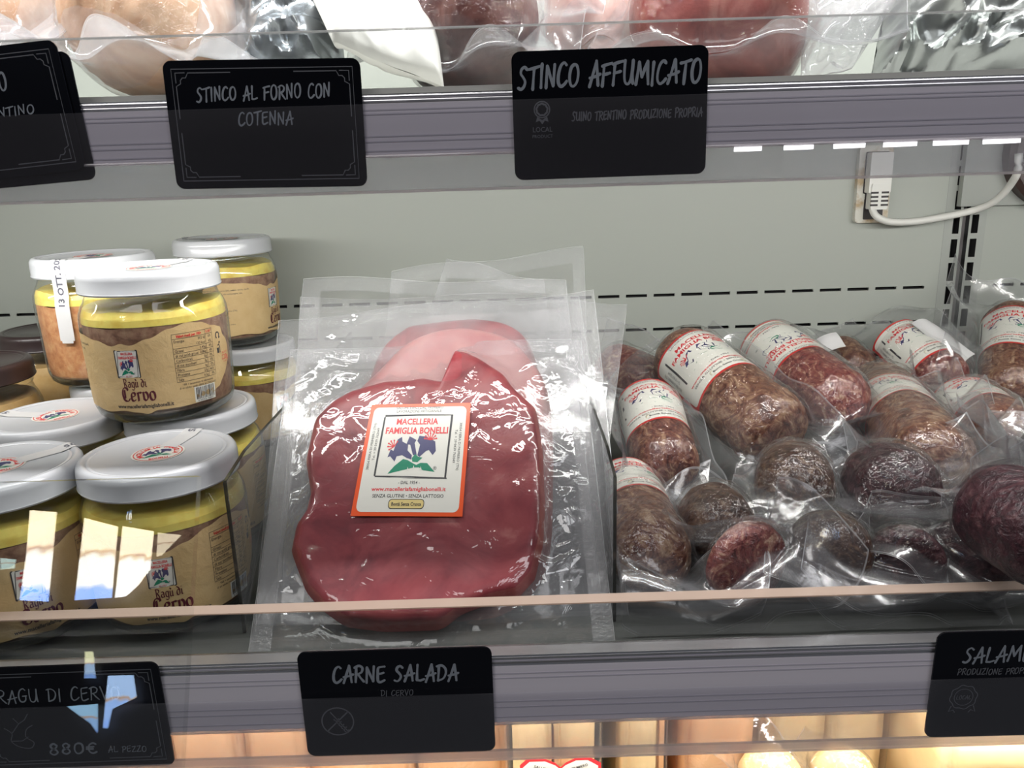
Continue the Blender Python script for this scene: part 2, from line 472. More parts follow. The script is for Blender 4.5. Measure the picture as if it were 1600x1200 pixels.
xpost0 = P(1470, 400, WY).x; xpost1 = P(1534, 400, WY).x
def panel(name, x0, x1, slot_rows, off=0.0):
    mb = MB()
    sl, pitch, sh = .0193, .0253, .0026
    rows = sorted(slot_rows)
    z = WZ0
    def quad(xa, xb, za, zb, y=WY, mat=0):
        mb.add([(xa, y, za), (xb, y, za), (xb, y, zb), (xa, y, zb)], [(0, 1, 2, 3)], mat)
    for zr in rows:
        quad(x0, x1, z, zr - sh / 2)
        x = x0 + .006
        k = math.floor((x0 - off) / pitch) + 1
        xs = off + k * pitch
        cur = x0
        while xs + sl < x1 - .004:
            quad(cur, xs, zr - sh / 2, zr + sh / 2); cur = xs + sl
            # slot sides and dark back
            quad(xs - .001, xs + sl + .001, zr - sh / 2 - .001, zr + sh / 2 + .001, WY + .006, 1)
            mb.add([(xs, WY, zr - sh / 2), (xs + sl, WY, zr - sh / 2), (xs + sl, WY + .006, zr - sh / 2), (xs, WY + .006, zr - sh / 2)], [(3, 2, 1, 0)], 1)
            mb.add([(xs, WY, zr + sh / 2), (xs + sl, WY, zr + sh / 2), (xs + sl, WY + .006, zr + sh / 2), (xs, WY + .006, zr + sh / 2)], [(0, 1, 2, 3)], 1)
            xs += pitch
        quad(cur, x1, zr - sh / 2, zr + sh / 2)
        z = zr + sh / 2
    quad(x0, x1, z, WZ1)
    mb.box((x0, WY + .012, WZ0), (x1, WY + .02, WZ1), 0)
    return tag(mb.build(name, [M['wall'], M['slot']], smooth=False), 'grey green rear wall panel of the cabinet with rows of short dark slots', 'wall', kind='structure')
zr1, zr2 = P(1200, 456, WY).z, P(1200, 509, WY).z
off0 = P(978, 464, WY).x
rows_ = [zr1, zr2] + [zr2 - .0305 * k for k in range(1, 4)]
wl = panel('wall_back', XL, xpost0, rows_, off0)
wr = panel('wall_right', xpost1, XR, rows_, P(1551, 445, WY).x)
wr['label'] = 'rear wall panel right of the slotted steel upright'
# slotted upright between the panels: two slotted strips and a groove
mb = MB()
xg0, xg1 = P(1497, 400, WY).x, P(1508, 400, WY).x
def strip(xa, xb, sa, sb):
    z = WZ0; ph = .0212; h_ = .0163
    z0 = P(1488, 510, WY).z - 10 * ph
    def q(x0, x1, za, zb, y, m): mb.add([(x0, y, za), (x1, y, za), (x1, y, zb), (x0, y, zb)], [(0, 1, 2, 3)], m)
    q(xa, sa, WZ0, WZ1, WY - .0002, 0); q(sb, xb, WZ0, WZ1, WY - .0002, 0)
    q(sa - .001, sb + .001, WZ0, WZ1, WY + .009, 1)
    mb.add([(sb, WY - .0002, WZ0), (sb, WY + .009, WZ0), (sb, WY + .009, WZ1), (sb, WY - .0002, WZ1)], [(0, 1, 2, 3)], 1)
    z = z0
    while z + ph < WZ1:
        q(sa, sb, z + h_, z + ph, WY - .0002, 0); z += ph
strip(xpost0, xg0, P(1483, 400, WY).x, P(1493, 400, WY).x)
strip(xg1, xpost1, P(1512, 400, WY).x, P(1522.5, 400, WY).x)
mb.box((xg0, WY + .006, WZ0), (xg1, WY + .010, WZ1), 2)
mb.box((xpost0, WY + .0105, WZ0), (xpost1, WY + .02, WZ1), 1)
tag(mb.build('trim_1', [M['post'], M['slot'], M['groove']], smooth=False), 'slotted steel upright post with two columns of dark slots and a groove', 'post', kind='structure')

def shelf(loc_name, label, Yc, Zd, y_lip0, y_lip1, y_band1, y_flap0, y_bot, guard_top, guard_bottom, edge_w, leds, deck_mat, led_up):
    """a cabinet shelf: steel deck, price rail with clear flap, clear front guard, lamp strip under its front"""
    root = empty('cabinet_shelf', label, 'shelf', (0, Yc + .015, Zd))
    org = (0, Yc + .015, Zd)
    Z = lambda y, Y=Yc: zat(y, Y)
    mb = MB()
    mb.box((XL, Yc + .010, Zd - .018), (XR, WY - .0012, Zd))
    mb.build('deck', deck_mat, root, False, org)
    Yb = Yc + .0012                        # face of the back band
    mb = MB()
    zl0, zl1, zb1 = Z(y_lip0), Z(y_lip1), Z(y_band1)
    # lip: two thin bright ridges, then the grooved band
    mb.box((XL, Yb + .0004, zl1), (XR, Yb + .0088, zl0), 1)
    dz = (zl0 - zl1)
    for t in (.28, .72):
        mb.tube([(XL, Yb + dz * .17, zl1 + dz * t), (XR, Yb + dz * .17, zl1 + dz * t)], dz * .17, 10, 1)
    mb.box((XL, Yb + .0001, zl1 + dz * .46), (XR, Yb + .001, zl1 + dz * .54), 2)
    mb.box((XL, Yb, zb1), (XR, Yb + .003, zl1), 0)
    for t in (.12, .2, .62, .72, .9):
        z_ = zb1 + (zl1 - zb1) * (1 - t)
        mb.box((XL, Yb - .0002, z_ - .0003), (XR, Yb + .0001, z_ + .0003), 2)
    rail = mb.build('price_rail', [M['band'], M['alu'], M['band_dark']], root, False, org)
    mb = MB()
    zf0, zf1 = Z(y_flap0, Yc - .003), Z(y_bot, Yc - .003)
    mb.box((XL, Yc - .0030, zf1 + .0012), (XR, Yc - .0022, zf0), 0)
    mb.build('clear_flap', M['flap'], rail, False, org).location = -Vector((0, 0, 0))
    mb = MB()
    mb.box((XL, Yb, zf1 + .0012), (XR, Yb + .0012, zb1), 0)
    mb.box((XL, Yc - .0034, zf1), (XR, Yb + .0016, zf1 + .0012), 1)
    mb.tube([(XL, Yb - .0008, zb1), (XR, Yb - .0008, zb1)], .0007, 8, 1)
    mb.build('clear_skirt', [M['flap_low'], M['pvc_edge']], rail, False, org)
    # front guard
    mb = MB()
    Yg = Yc + .0115
    zg = zat(guard_top, Yg)
    mb.box((XL, Yg, Zd + .0002), (XR, Yg + edge_w, zg - .0006), 0)
    mb.box((XL, Yg, zg - .0006), (XR, Yg + edge_w, zg), 1)
    mb.build('front_guard', [M['acrylic'], M['acrylic_edge' if edge_w > .004 else 'acrylic_grey']], root, False, org)
    # lamp strip
    mb = MB()
    Yl = Yc + .022
    zl = Zd - .018
    zq = zat(y_band1 - led_up, Yl)
    mb.box((XL, Yl, zq), (XR, Yl + .016, zl), 0)
    strip_ = mb.build('lamp_strip', M['alu'], root, False, org)
    mb = MB()
    x = leds[0]
    while x < leds[1]:
        mb.box((x, Yl - .0006, zq - .0036), (x + .0088, Yl + .0155, zq), 0); x += .0245
    mb.build('diodes', M['led'], strip_, False, org)
    return root, zq - .004, Yl + .008
sh_u, zled_u, yled_u = shelf('upper', 'upper glass-fronted shelf with grey price rail carrying the vacuum-packed shanks', CARD_U, FU, 140, 155, 238, 156, 296, 38, 0, .003, (P(1165, 225, .39).x, .72), M['deck_pale'], 3)  # pale deck added here to bounce light up onto the shanks
sh_l, zled_l, yled_l = shelf('lower', 'lower shelf with grey price rail carrying jars, meat packs and salami', CARD_L, FL, 1027, 1044, 1131, 1084, 1187, 945, 0, .0074, (-.5, .7), M['deck'], 26)
# lights of the lamp strips (and of the canopy lamp above the upper shelf)
area_light('lamp_strip_light', (0.05, yled_u + .006, zled_u - .002), 1.3, .012, 2.0, (1.0, .985, .95), (0.05, yled_u + .26, zled_u - .17), 165)
area_light('lamp_strip_light', (0.05, yled_l + .006, zled_l - .002), 1.3, .012, 2.5, (1.0, .90, .78), (0.05, yled_l + .12, FL - .2))
area_light('canopy_lamp_light', (0.1, CARD_U + .02, FU + .26), 1.3, .02, 7.5, (1.0, .98, .96), (0.1, CARD_U + .2, FU))
# bottom shelf deck
mb = MB(); FB = FL - .205
mb.box((XL, .30, FB - .02), (XR, WY - .0012, FB))
tag(mb.build('bottom_shelf', M['deck_pale'], smooth=False, origin=(0, .5, FB)), 'pale bottom shelf below the lower rail carrying blocks of cheese', 'shelf')
# side walls of the case, out of view
for sx, nm in ((XL, 'wall_left'), (XR, 'wall_end')):
    mb = MB(); mb.box((min(sx, sx + math.copysign(.03, sx)), .30, WZ0), (max(sx, sx + math.copysign(.03, sx)), WY + .02, WZ1))
    tag(mb.build(nm, M['wall'], smooth=False), 'side wall of the chilled cabinet', 'wall', kind='structure')

# shop front behind the photographer: dark frame with daylit panes, mirrored in the low glass pane
TILT = math.radians(28)
pane_pt = Vector((0, .235, H - .20)); pane_n = Vector((0, -math.cos(TILT), math.sin(TILT)))
def pane_hit(px, py):
    d = ray(px, py); return EYE + d * ((pane_pt - EYE).dot(pane_n) / d.dot(pane_n))
def mirror_to(px, py, Y):
    q = pane_hit(px, py); d = ray(px, py); r = d - 2 * d.dot(pane_n) * pane_n
    return q + r * ((Y - q.y) / r.y)
a, b, c, d_ = pane_hit(-60, 752), pane_hit(300, 742), pane_hit(330, 1230), pane_hit(-60, 1240)
xr = pane_hit(296, 960).x; ztop = pane_hit(150, 748).z; zbot = pane_hit(150, 1260).z
def pane_at(x, z, t): return Vector((x, pane_pt.y + (z - pane_pt.z) * math.tan(TILT), z)) - pane_n * t
mb = MB()
x0 = -.40
mb.add([pane_at(x0, zbot, 0), pane_at(xr, zbot, 0), pane_at(xr, ztop, 0), pane_at(x0, ztop, 0),
        pane_at(x0, zbot, .004), pane_at(xr, zbot, .004), pane_at(xr, ztop, .004), pane_at(x0, ztop, .004)],
       [(0, 1, 2, 3), (7, 6, 5, 4), (0, 4, 5, 1), (1, 5, 6, 2), (2, 6, 7, 3), (3, 7, 4, 0)])
tag(mb.build('glass_pane', M['pane'], smooth=False), 'low clear glass pane before the jars, reflecting the shop windows', 'glass pane')
YF = -2.6
def shop_window(name, pxs, top, mid, low, strength):
    pts = [mirror_to(x, y, YF) for x, y in pxs]
    m, nt, out = new_mat('daylit_' + name)
    tc = nd(nt, 'ShaderNodeTexCoord'); sp = nd(nt, 'ShaderNodeSeparateXYZ'); nt.links.new(tc.outputs['Generated'], sp.inputs[0])
    n = noise_node(nt, 4, 2, .5, 0.2, 'Generated')
    ad = nd(nt, 'ShaderNodeMath', operation='MULTIPLY_ADD'); nt.links.new(n.outputs['Fac'], ad.inputs[0]); ad.inputs[1].default_value = .25; nt.links.new(sp.outputs['Z'], ad.inputs[2])
    r = ramp(nt, ad.outputs[0], [(.22, low), (.3, mid), (.6, mid), (.68, (.55, .38, .25)), (.72, top), (1.0, top)])
    e = nd(nt, 'ShaderNodeEmission'); e.inputs[1].default_value = strength
    nt.links.new(r.outputs[0], e.inputs[0]); nt.links.new(e.outputs[0], out.inputs[0])
    mb = MB(); mb.add(pts, [tuple(range(len(pts)))])
    o = mb.build(name, m, smooth=False)
    return tag(o, 'daylit pane of the shop front', 'window', kind='structure')
cr, wh, bl = (1, .86, .62), (1, .98, .9), (.28, .48, 1)
shop_window('window_1', [(46, 797), (88, 800), (75, 940), (30, 938), (40, 870)], cr, wh, bl, 17)
shop_window('window_2', [(131, 809), (184, 823), (174, 934), (116, 938)], cr, wh, bl, 17)
shop_window('window_3', [(191, 822), (240, 830), (234, 890), (215, 915), (196, 932), (179, 934)], cr, wh, (.9, .95, 1), 17)
shop_window('window_4', [(246, 832), (283, 836), (252, 868), (244, 870)], cr, cr, cr, 9)
shop_window('window_5', [(168, 1056), (208, 1055), (213, 1090), (175, 1108), (168, 1138), (160, 1138)], (.45, .65, 1), (.35, .55, 1), bl, 11)
shop_window('window_6', [(104, 1104), (152, 1100), (152, 1146), (140, 1130), (120, 1116)], (.4, .7, 1), (.35, .6, 1), bl, 8)
shop_window('window_7', [(132, 1018), (145, 1018), (149, 1060), (131, 1060)], (1, 1, .6), (.5, .7, 1), bl, 8)
shop_window('window_8', [(0, 872), (24, 874), (22, 888), (0, 890)], (.7, 1, .95), (.7, 1, .95), (.7, 1, .95), 7)
a = mirror_to(-120, 730, YF - .03); b = mirror_to(330, 1200, YF - .03)
mb = MB(); mb.box((-3.2, YF - .06, H - 1.3), (1.2, YF - .03, max(a.z, b.z) + .15))
tag(mb.build('wall_front', solid('dark_shop_front', (.035, .02, .018), .6), smooth=False), 'dark shop front behind the photographer', 'wall', kind='structure')

# ------------------------------------------------------------------ price cards
def card_frame(A, w, h, mat):
    """double line border with stepped corners"""
    t = .00045; x1, y1 = w / 2 - .0035, h / 2 - .0035
    A.stroke([(-x1, -y1), (x1, -y1), (x1, y1), (-x1, y1), (-x1, -y1)], t, mat, 1)
    x2, y2 = x1 - .0016, y1 - .0016
    n = .0055
    for sx in (-1, 1):
        for sy in (-1, 1):
            pts = [(sx * (x2 - .024), sy * y2), (sx * (x2 - n), sy * y2), (sx * (x2 - n * .8), sy * (y2 - .002)), (sx * (x2 - n * .55), sy * (y2 - .002)), (sx * (x2 - .002), sy * (y2 - n * .55)),
                   (sx * (x2 - .002), sy * (y2 - n * .8)), (sx * x2, sy * (y2 - n)), (sx * x2, sy * (y2 - .019))]
            A.stroke(pts, t, mat, 1)
            A.stroke([(sx * (x2 - .0042), sy * (y2 + .0001)), (sx * x2, sy * y2), (sx * x2, sy * (y2 - .0042))], t, mat, 1)
CW, CH = .0856, .0540
def price_card(px, py, Yc, label, art, rot=0.0, yaw=0.0, depth=0.0, back=False):
    c = P(px, py, Yc + depth)
    root = empty('price_card', label, 'price card', c, Matrix.Rotation(yaw, 3, 'Z') @ Matrix.Rotation(-rot, 3, 'Y'), 'black price cards in the shelf rails')
    mb = MB()
    mb.prism(round_rect(CW, CH, .0038), lambda x, y, d: (x, d, y), -.0004, .0004)
    mb.build('card', M['card'], root, False)
    A = Art(); art(A)
    if A.v: A.to_mb(lambda x, y, l: (x, -.0004 - .00005 * l, y)).build('lettering', [M['chalk'], M['chalk_dim']], root, False)
    return root
px2x = lambda px: px * CW / 305.0
def art_forno(A):
    card_frame(A, CW, CH, 1)
    A.chalk('STINCO AL FORNO CON', -.0002, .0135, .0056, 0, 2, width=.0585, wt=.13, rot=.02)
    A.chalk('COTENNA', -.0002, .0028, .0052, 0, 2, width=.0242, wt=.13, rot=.01)
def art_aff(A):
    A.chalk('STINCO AFFUMICATO', .0000, .0165, .0092, 0, 2, width=.0800, wt=.135, seed=4)
    A.chalk('SUINO TRENTINO PRODUZIONE PROPRIA', .0120, -.0005, .0036, 1, 2, width=.0575, wt=.15, seed=8)
    x, y = -.0300, .0028
    A.ring(x, y, .0034, .0005, 1, 2); A.ring(x, y, .0024, .0008, 1, 2, fn=lambda a: 1 + .05 * math.sin(9 * a))
    A.poly([(x - .0022, y - .003), (x - .0028, y - .0052), (x - .0012, y - .0046), (x, y - .0062), (x + .0012, y - .0046), (x + .0028, y - .0052), (x + .0022, y - .003), (x, y - .0044)], 1, 2)
    A.text('LOCAL', x, y - .0083, .0022, 1, 2, width=.0088); A.text('PRODUCT', x, y - .0112, .0014, 1, 2, width=.0092)
def art_o(A):
    card_frame(A, CW, CH, 1)
    A.chalk('STINCO AL FORNO', -.0082, .0125, .0070, 0, 2, width=.052, wt=.13)
    A.chalk('SUINO TRENTINO', .0038, .0004, .0036, 0, 2, width=.046, wt=.15)
def art_ragu(A):
    card_frame(A, CW, CH, 1)
    A.chalk('RAGU DI CERVO', -.0035, .0125, .0066, 0, 2, width=.055, wt=.09, seed=3)
    A.chalk('880€', -.0020, -.0160, .0058, 0, 2, width=.0225, wt=.15, seed=9)
    A.chalk('AL PEZZO', .0225, -.0172, .0030, 0, 2, width=.0175, wt=.12, seed=2)
    d = [(-.034, -.004), (-.031, -.007), (-.032, -.011), (-.029, -.014), (-.024, -.015), (-.022, -.012), (-.025, -.009), (-.024, -.005), (-.021, -.003)]
    A.stroke([(x + .003, y) for x, y in smooth_pts(d)], .0004, 1, 2)
    for q in ([(-.031, -.007), (-.027, -.002), (-.029, .001)], [(-.027, -.002), (-.024, .0), (-.022, .003)], [(-.032, -.011), (-.027, -.011), (-.024, -.009)]):
        A.stroke([(x + .003, y) for x, y in q], .0004, 1, 2)
def art_carne(A):
    A.chalk('CARNE SALADA', -.0002, .0152, .0078, 0, 2, width=.0556, wt=.14, seed=5)
    A.chalk('DI CERVO', .0000, .0052, .0028, 1, 2, width=.0145, wt=.13, seed=6)
    x, y = -.0277, -.0088
    A.ring(x, y, .0071, .0006, 1, 2)
    A.stroke([(x - .005, y - .005), (x + .005, y + .005)], .0006, 1, 2)
    A.stroke([(x - .003, y + .005), (x + .004, y - .005)], .0005, 1, 2)
    for k in range(5):
        t = k / 4; cx, cy = x - .0006 + .0042 * t, y + .001 - .006 * t
        A.stroke([(cx - .0012, cy + .0002), (cx, cy - .001), (cx + .0012, cy + .0006)], .0005, 1, 2)
def art_salame(A):
    A.chalk('SALAME', -.0150, .0158, .0074, 0, 2, width=.0300, wt=.13, seed=7)
    A.chalk('PRODUZIONE PROPRIA', -.0145, .0072, .0030, 1, 2, width=.0345, wt=.14, seed=10)
    x, y = -.0275, -.0060
    A.ring(x, y, .0060, .0004, 1, 2, 60, lambda a: 1 + .05 * math.sin(8 * a))
    A.ring(x, y, .0042, .0003, 1, 2)
    A.chalk('LOCAL', x, y, .0020, 1, 3, width=.0065, wt=.12)
    A.stroke([(x - .005, y - .0045), (x - .006, y - .0075), (x - .004, y - .0066), (x - .003, y - .008)], .0004, 1, 2)
    A.stroke([(x + .005, y - .0045), (x + .006, y - .0075), (x + .004, y - .0066), (x + .003, y - .008)], .0004, 1, 2)
def art_none(A): pass
R = math.radians
price_card(-39, 182, CARD_U, 'black price card cut off at the upper left, ending in O and ENTINO', art_o, R(4.5), depth=-.0006)
price_card(-20, 196, CARD_U, 'blank-edged black card tucked behind the tilted upper left card', art_none, R(3.5), depth=.0006)
price_card(417, 195, CARD_U, 'black price card reading STINCO AL FORNO CON COTENNA', art_forno, R(-.8))
price_card(953, 178, CARD_U, 'black price card reading STINCO AFFUMICATO', art_aff, R(.3))
price_card(112, 1121, CARD_L, 'black framed price card reading RAGU DI CERVO 880€ AL PEZZO', art_ragu, R(.4))
price_card(622, 1097, CARD_L, 'black price card reading CARNE SALADA DI CERVO', art_carne, R(0))
price_card(1603, 1068, CARD_L, 'black price card reading SALAME PRODUZIONE PROPRIA, cut off at the lower right', art_salame, R(-.5))

# ------------------------------------------------------------------ cable and socket on the rear wall
c = P(1361, 288, WY)
root = empty('wall_socket', 'white plastic socket on the rear wall holding the plug', 'socket', (c.x, WY, c.z))
mb = MB()
sx, sz = .0135, .030
k_ = lambda x, y, d: (x, d, y)
mb.prism(round_rect(.029, .066, .004), k_, -.006, .0)
mb.build('socket_plate', M['old_white'], root, False)
mb = MB(); mb.prism(round_rect(.017, .018, .001), lambda x, y, d: (x + .001, d, y - .021), -.0065, -.0058); mb.build('port', M['gap_dark'], root, False)
plug = empty('network_plug', 'white ribbed plug with its white cable, in the wall socket', 'plug', (c.x + .001, WY - .006, c.z - .002))
mb = MB()
mb.prism(round_rect(.019, .034, .0012), lambda x, y, d: (x, d, y + .012), -.010, 0)
mb.prism(round_rect(.0205, .0355, .0012), lambda x, y, d: (x, d, y + .012), -.0008, 0, 1)  # dark rims behind both plug halves put the gap's shade into colour
mb.prism(round_rect(.0165, .024, .0012), lambda x, y, d: (x, d, y - .008), -.0008, 0, 1)
mb.prism(round_rect(.0145, .022, .0012), lambda x, y, d: (x, d, y - .008), -.011, 0)
for k in range(4):
    for s_ in (-1, 1):
        mb.box((s_ * .0045 - .0032, -.01115, -.016 + k * .0035), (s_ * .0045 + .0032, -.0105, -.0143 + k * .0035), 1)
mb.build('plug_body', [M['white_plastic'], M['gap_dark']], plug, False)
cab = [(1362, 322, .0), (1366, 334, .004), (1376, 342, .006), (1395, 347, .008), (1430, 346, .008), (1480, 338, .008), (1520, 329, .01), (1548, 318, .02), (1568, 302, .03), (1582, 284, .04), (1590, 268, .05), (1592, 240, .05)]
cp = [P(x, y, WY - .012 - d) for x, y, d in cab]
sp = []
for i in range(len(cp) - 1):
    for t in (0, .25, .5, .75):
        p0, p1, p2, p3 = cp[max(i - 1, 0)], cp[i], cp[i + 1], cp[min(i + 2, len(cp) - 1)]
        sp.append(.5 * ((2 * p1) + (p2 - p0) * t + (2 * p0 - 5 * p1 + 4 * p2 - p3) * t * t + (3 * p1 - p0 - 3 * p2 + p3) * t ** 3))
sp.append(cp[-1])
mb = MB(); mb.tube(sp, .0030, 12)
mb.build('cable', M['white_plastic'], plug, True, plug.location, sharp=None)
# shelf bracket and dark gland at the post
mb = MB()
bx = P(1497, 290, WY).x; z0_ = P(1500, 322, WY).z
mb.prism([(0, 0), (.20, 0), (.20, .12), (0, .12)], lambda x, y, d: (bx + x, WY - .002 + d, z0_ + y), -.006, 0.0008)
tag(mb.build('shelf_bracket', M['post'], smooth=False, origin=(bx, WY, z0_)), 'flat grey bracket plate on the post under the upper shelf', 'bracket')
c = P(1648, 236, WY - .004)
mb = MB()
mb.lathe([(0, 0), (.044, 0), (.048, .003), (.048, .018), (.044, .022), (0, .022)], 48)
o = mb.build('cable_gland', solid('dark_brown_plastic', (.05, .028, .024), .35), sharp=40)
o.matrix_world = Matrix.Translation((c.x, WY - .0005, c.z)) @ Matrix.Rotation(R(90), 4, 'X')
tag(o, 'round dark brown plastic gland behind the cable at the right edge', 'gland')

# ------------------------------------------------------------------ printed emblem shared by the labels
# printed inks: 0 white, 1 orange red, 2 black, 3 red, 4 blue, 5 green, 6 yellow, 7 kraft, 8 wine
INK = [solid('label_white', (.74, .74, .68), .3, spec=.5), solid('ink_orange', (.80, .10, .025), .3), solid('ink_black', (.035, .035, .04), .4),
       solid('ink_red', (.70, .035, .045), .35), solid('ink_violet', (.05, .05, .15), .35), solid('ink_green', (.0, .22, .12), .35),
       solid('ink_yellow', (.72, .58, .24), .35), solid('kraft_paper', (.62, .44, .21), .55, bump=(120, .35), stops=[(.3, (.58, .40, .185)), (.7, (.66, .485, .245))], nscale=70),
       solid('ink_wine', (.10, .008, .02), .5)]
def lab(x, y):
    """position on the square label from its picture: u, v in 0..1, v downwards"""
    l = 270 - (y - 100) * 190 / 1035; r = 1185 - (y - 95) * 80 / 1050
    return ((x - l) / (r - l), (y - 98) / 1040)
EMB = Art()
def emblem(A, T, L):
    """the gentian emblem: brushed frame, two lines of red capitals, blue flowers, green leaves; T maps picture points to label points"""
    pl = lambda pts, m, l: A.poly([T(x, y) for x, y in pts], m, l)
    for q in ([(398, 208), (700, 204), (1022, 212), (1020, 222), (700, 218), (396, 226)], [(1003, 214), (1022, 216), (985, 520), (955, 802), (938, 802), (968, 520)],
              [(296, 788), (620, 792), (958, 803), (962, 815), (620, 812), (300, 800)], [(386, 232), (402, 226), (352, 520), (304, 792), (288, 790), (334, 520)]):
        pl(q, 2, L)
    w = lambda x0, x1, y: math.hypot(T(x1, y)[0] - T(x0, y)[0], T(x1, y)[1] - T(x0, y)[1])
    hh = lambda d: math.hypot(T(700, 300 + d)[0] - T(700, 300)[0], T(700, 300 + d)[1] - T(700, 300)[1])
    A.text('MACELLERIA', *T(692, 274), hh(58), 3, L, width=w(500, 884, 274), bold=.03)
    A.text('FAMIGLIA BONELLI', *T(686, 362), hh(62), 3, L, width=w(398, 974, 362), bold=.03)
    pl([(415, 620), (445, 545), (470, 560), (510, 450), (550, 425), (553, 470), (605, 500), (600, 555), (640, 600), (635, 640), (590, 625), (550, 600), (500, 610), (480, 660), (440, 610)], 4, L)
    pl([(592, 490), (620, 420), (640, 430), (682, 455), (665, 485), (685, 600), (650, 600), (625, 500), (600, 498)], 4, L)
    pl([(690, 465), (710, 415), (780, 425), (855, 470), (860, 560), (830, 598), (795, 550), (770, 560), (710, 615), (690, 600), (715, 500)], 4, L)
    for cx, cy, n in ((812, 425, 7), (475, 490, 6)):
        for k in range(n):
            a = math.pi * (.05 + .9 * k / (n - 1)) if cx > 600 else math.pi * (.3 + .9 * k / (n - 1))
            x1, y1 = cx + 55 * math.cos(a), cy + 25 - 55 * math.sin(a)
            A.stroke([T(cx, cy + 30), T(x1, y1)], hh(9), 3, L + .5)
            A.disc(*T(x1, y1), hh(9), 3, L + .5, 6)
    pl([(640, 625), (670, 590), (700, 615), (738, 622), (690, 665), (645, 660)], 5, L + .5)
    pl([(415, 772), (480, 700), (560, 635), (600, 645), (650, 675), (680, 690), (720, 670), (780, 672), (850, 752), (740, 738), (705, 712), (650, 715), (570, 735)], 5, L)
    for x, y in ((600, 722), (655, 706), (720, 716)): pl([(x - 8, y + 22), (x + 2, y - 14), (x + 10, y + 20)], 0, L + .5)
    A.text('®', *T(850, 718), hh(34), 2, L)
LAB = Art()                                  # the full white label in unit coordinates, y upwards
def _L(x, y):
    u, v = lab(x, y); return (u, 1 - v)
def label_art(nx=30, ny=30, pill=True):
    A = Art()
    A.rect(0, 0, 1, 1, 1, 0, nx, ny)
    rr = [(x + .5, y + .5) for x, y in round_rect(.925, .935, .05, 5)]
    A.m  # inner white field, cut in strips so that it bends with the label
    n = 26
    ys = [.0325 + .935 * k / n for k in range(n + 1)]
    def half(y):
        d = min(y - .0325, .9675 - y)
        return .4625 - (0 if d >= .05 else .05 - math.sqrt(max(0, .05 ** 2 - (.05 - d) ** 2)))
    ys = sorted(set(ys + [.0325 + .05 * t for t in (.05, .15, .3, .6, 1)] + [.9675 - .05 * t for t in (.05, .15, .3, .6, 1)]))
    nxs = 30
    vs_, fs = [], []
    for y in ys:
        h_ = half(y)
        vs_ += [(.5 - h_ + 2 * h_ * i / nxs, y) for i in range(nxs + 1)]
    for j in range(len(ys) - 1):
        for i in range(nxs): fs.append((j * (nxs + 1) + i, j * (nxs + 1) + i + 1, (j + 1) * (nxs + 1) + i + 1, (j + 1) * (nxs + 1) + i))
    A._add(vs_, fs, 0, 1)
    A.text('SALUMI TIPICI DAL PRIMIERO', *_L(715, 138), .026, 2, 2, width=.47)
    A.text('LAVORAZIONE ARTIGIANALE', *_L(708, 173), .026, 2, 2, width=.45)
    emblem(A, _L, 2)
    A.text('- DAL 1954 -', *_L(615, 848), .028, 2, 2, width=.20, bold=.01)
    A.text('www.macelleriafamigliabonelli.it', *_L(612, 905), .034, 3, 2, width=.68, bold=.02)
    A.text('SENZA GLUTINE • SENZA LATTOSIO', *_L(605, 965), .030, 2, 2, width=.65, bold=.01)
    cx, cy = _L(590, 1036)
    A.poly([(cx + x, cy + y) for x, y in round_rect(.325, .082, .03, 4)], 2, 2)
    A.poly([(cx + x, cy + y) for x, y in round_rect(.313, .070, .026, 4)], 6, 3)
    A.text('Bontà Senza Crusca', cx, cy, .030, 2, 4, width=.27, bold=.02)
    A.text('38054 FIERA DI PRIMIERO (TN)', .955 - .035, .60, .024, 2, 2, width=.43, rot=-math.pi / 2)
    A.text('Tel. + 39 0439 762049', .955 - .075, .60, .024, 2, 2, width=.30, rot=-math.pi / 2)
    A.text('38054 FIERA DI PRIMIERO (TN)', .075, .60, .024, 2, 2, width=.43, rot=math.pi / 2)
    A.text('Tel. + 39 0439 762049', .115, .62, .024, 2, 2, width=.30, rot=math.pi / 2)
    return A
LABEL = label_art()

# ------------------------------------------------------------------ jars of ragu
JH, LR = .0790, .0408
M['jar_glass'] = clear('jar_glass', (.985, .99, .98), .012, (.8, .85, .8), .02, 1.25, edge=.18)
M['jar_base'] = clear('jar_base_glass', (.72, .76, .72), .10, (.5, .53, .5), .05, 1.6, edge=.3)
M['lid'] = solid('white_lid_enamel', (.53, .545, .57), .18, spec=.55)
M['lid_dark'] = solid('dark_brown_lid_enamel', (.035, .022, .022), .28)
M['ragu'] = solid('meat_ragu', (.27, .14, .085), .5, stops=[(.28, (.16, .075, .045)), (.48, (.29, .155, .10)), (.68, (.38, .24, .15))], nscale=210, ndetail=6, bump=(160, .3))
M['ragu_orange'] = solid('orange_ragu', (.50, .22, .09), .5, stops=[(.28, (.36, .13, .05)), (.5, (.52, .235, .10)), (.7, (.62, .36, .17))], nscale=190, ndetail=6, bump=(160, .3))
M['cream'] = solid('creamy_sauce', (.62, .40, .15), .5, stops=[(.3, (.55, .33, .11)), (.7, (.68, .47, .22))], nscale=80)
M['oil'] = solid('yellow_fat', (.80, .64, .13), .3, stops=[(.30, (.72, .50, .08)), (.55, (.84, .70, .17))], nscale=90, sss=.15)
M['paper'] = solid('white_paper', (.58, .58, .58), .5)

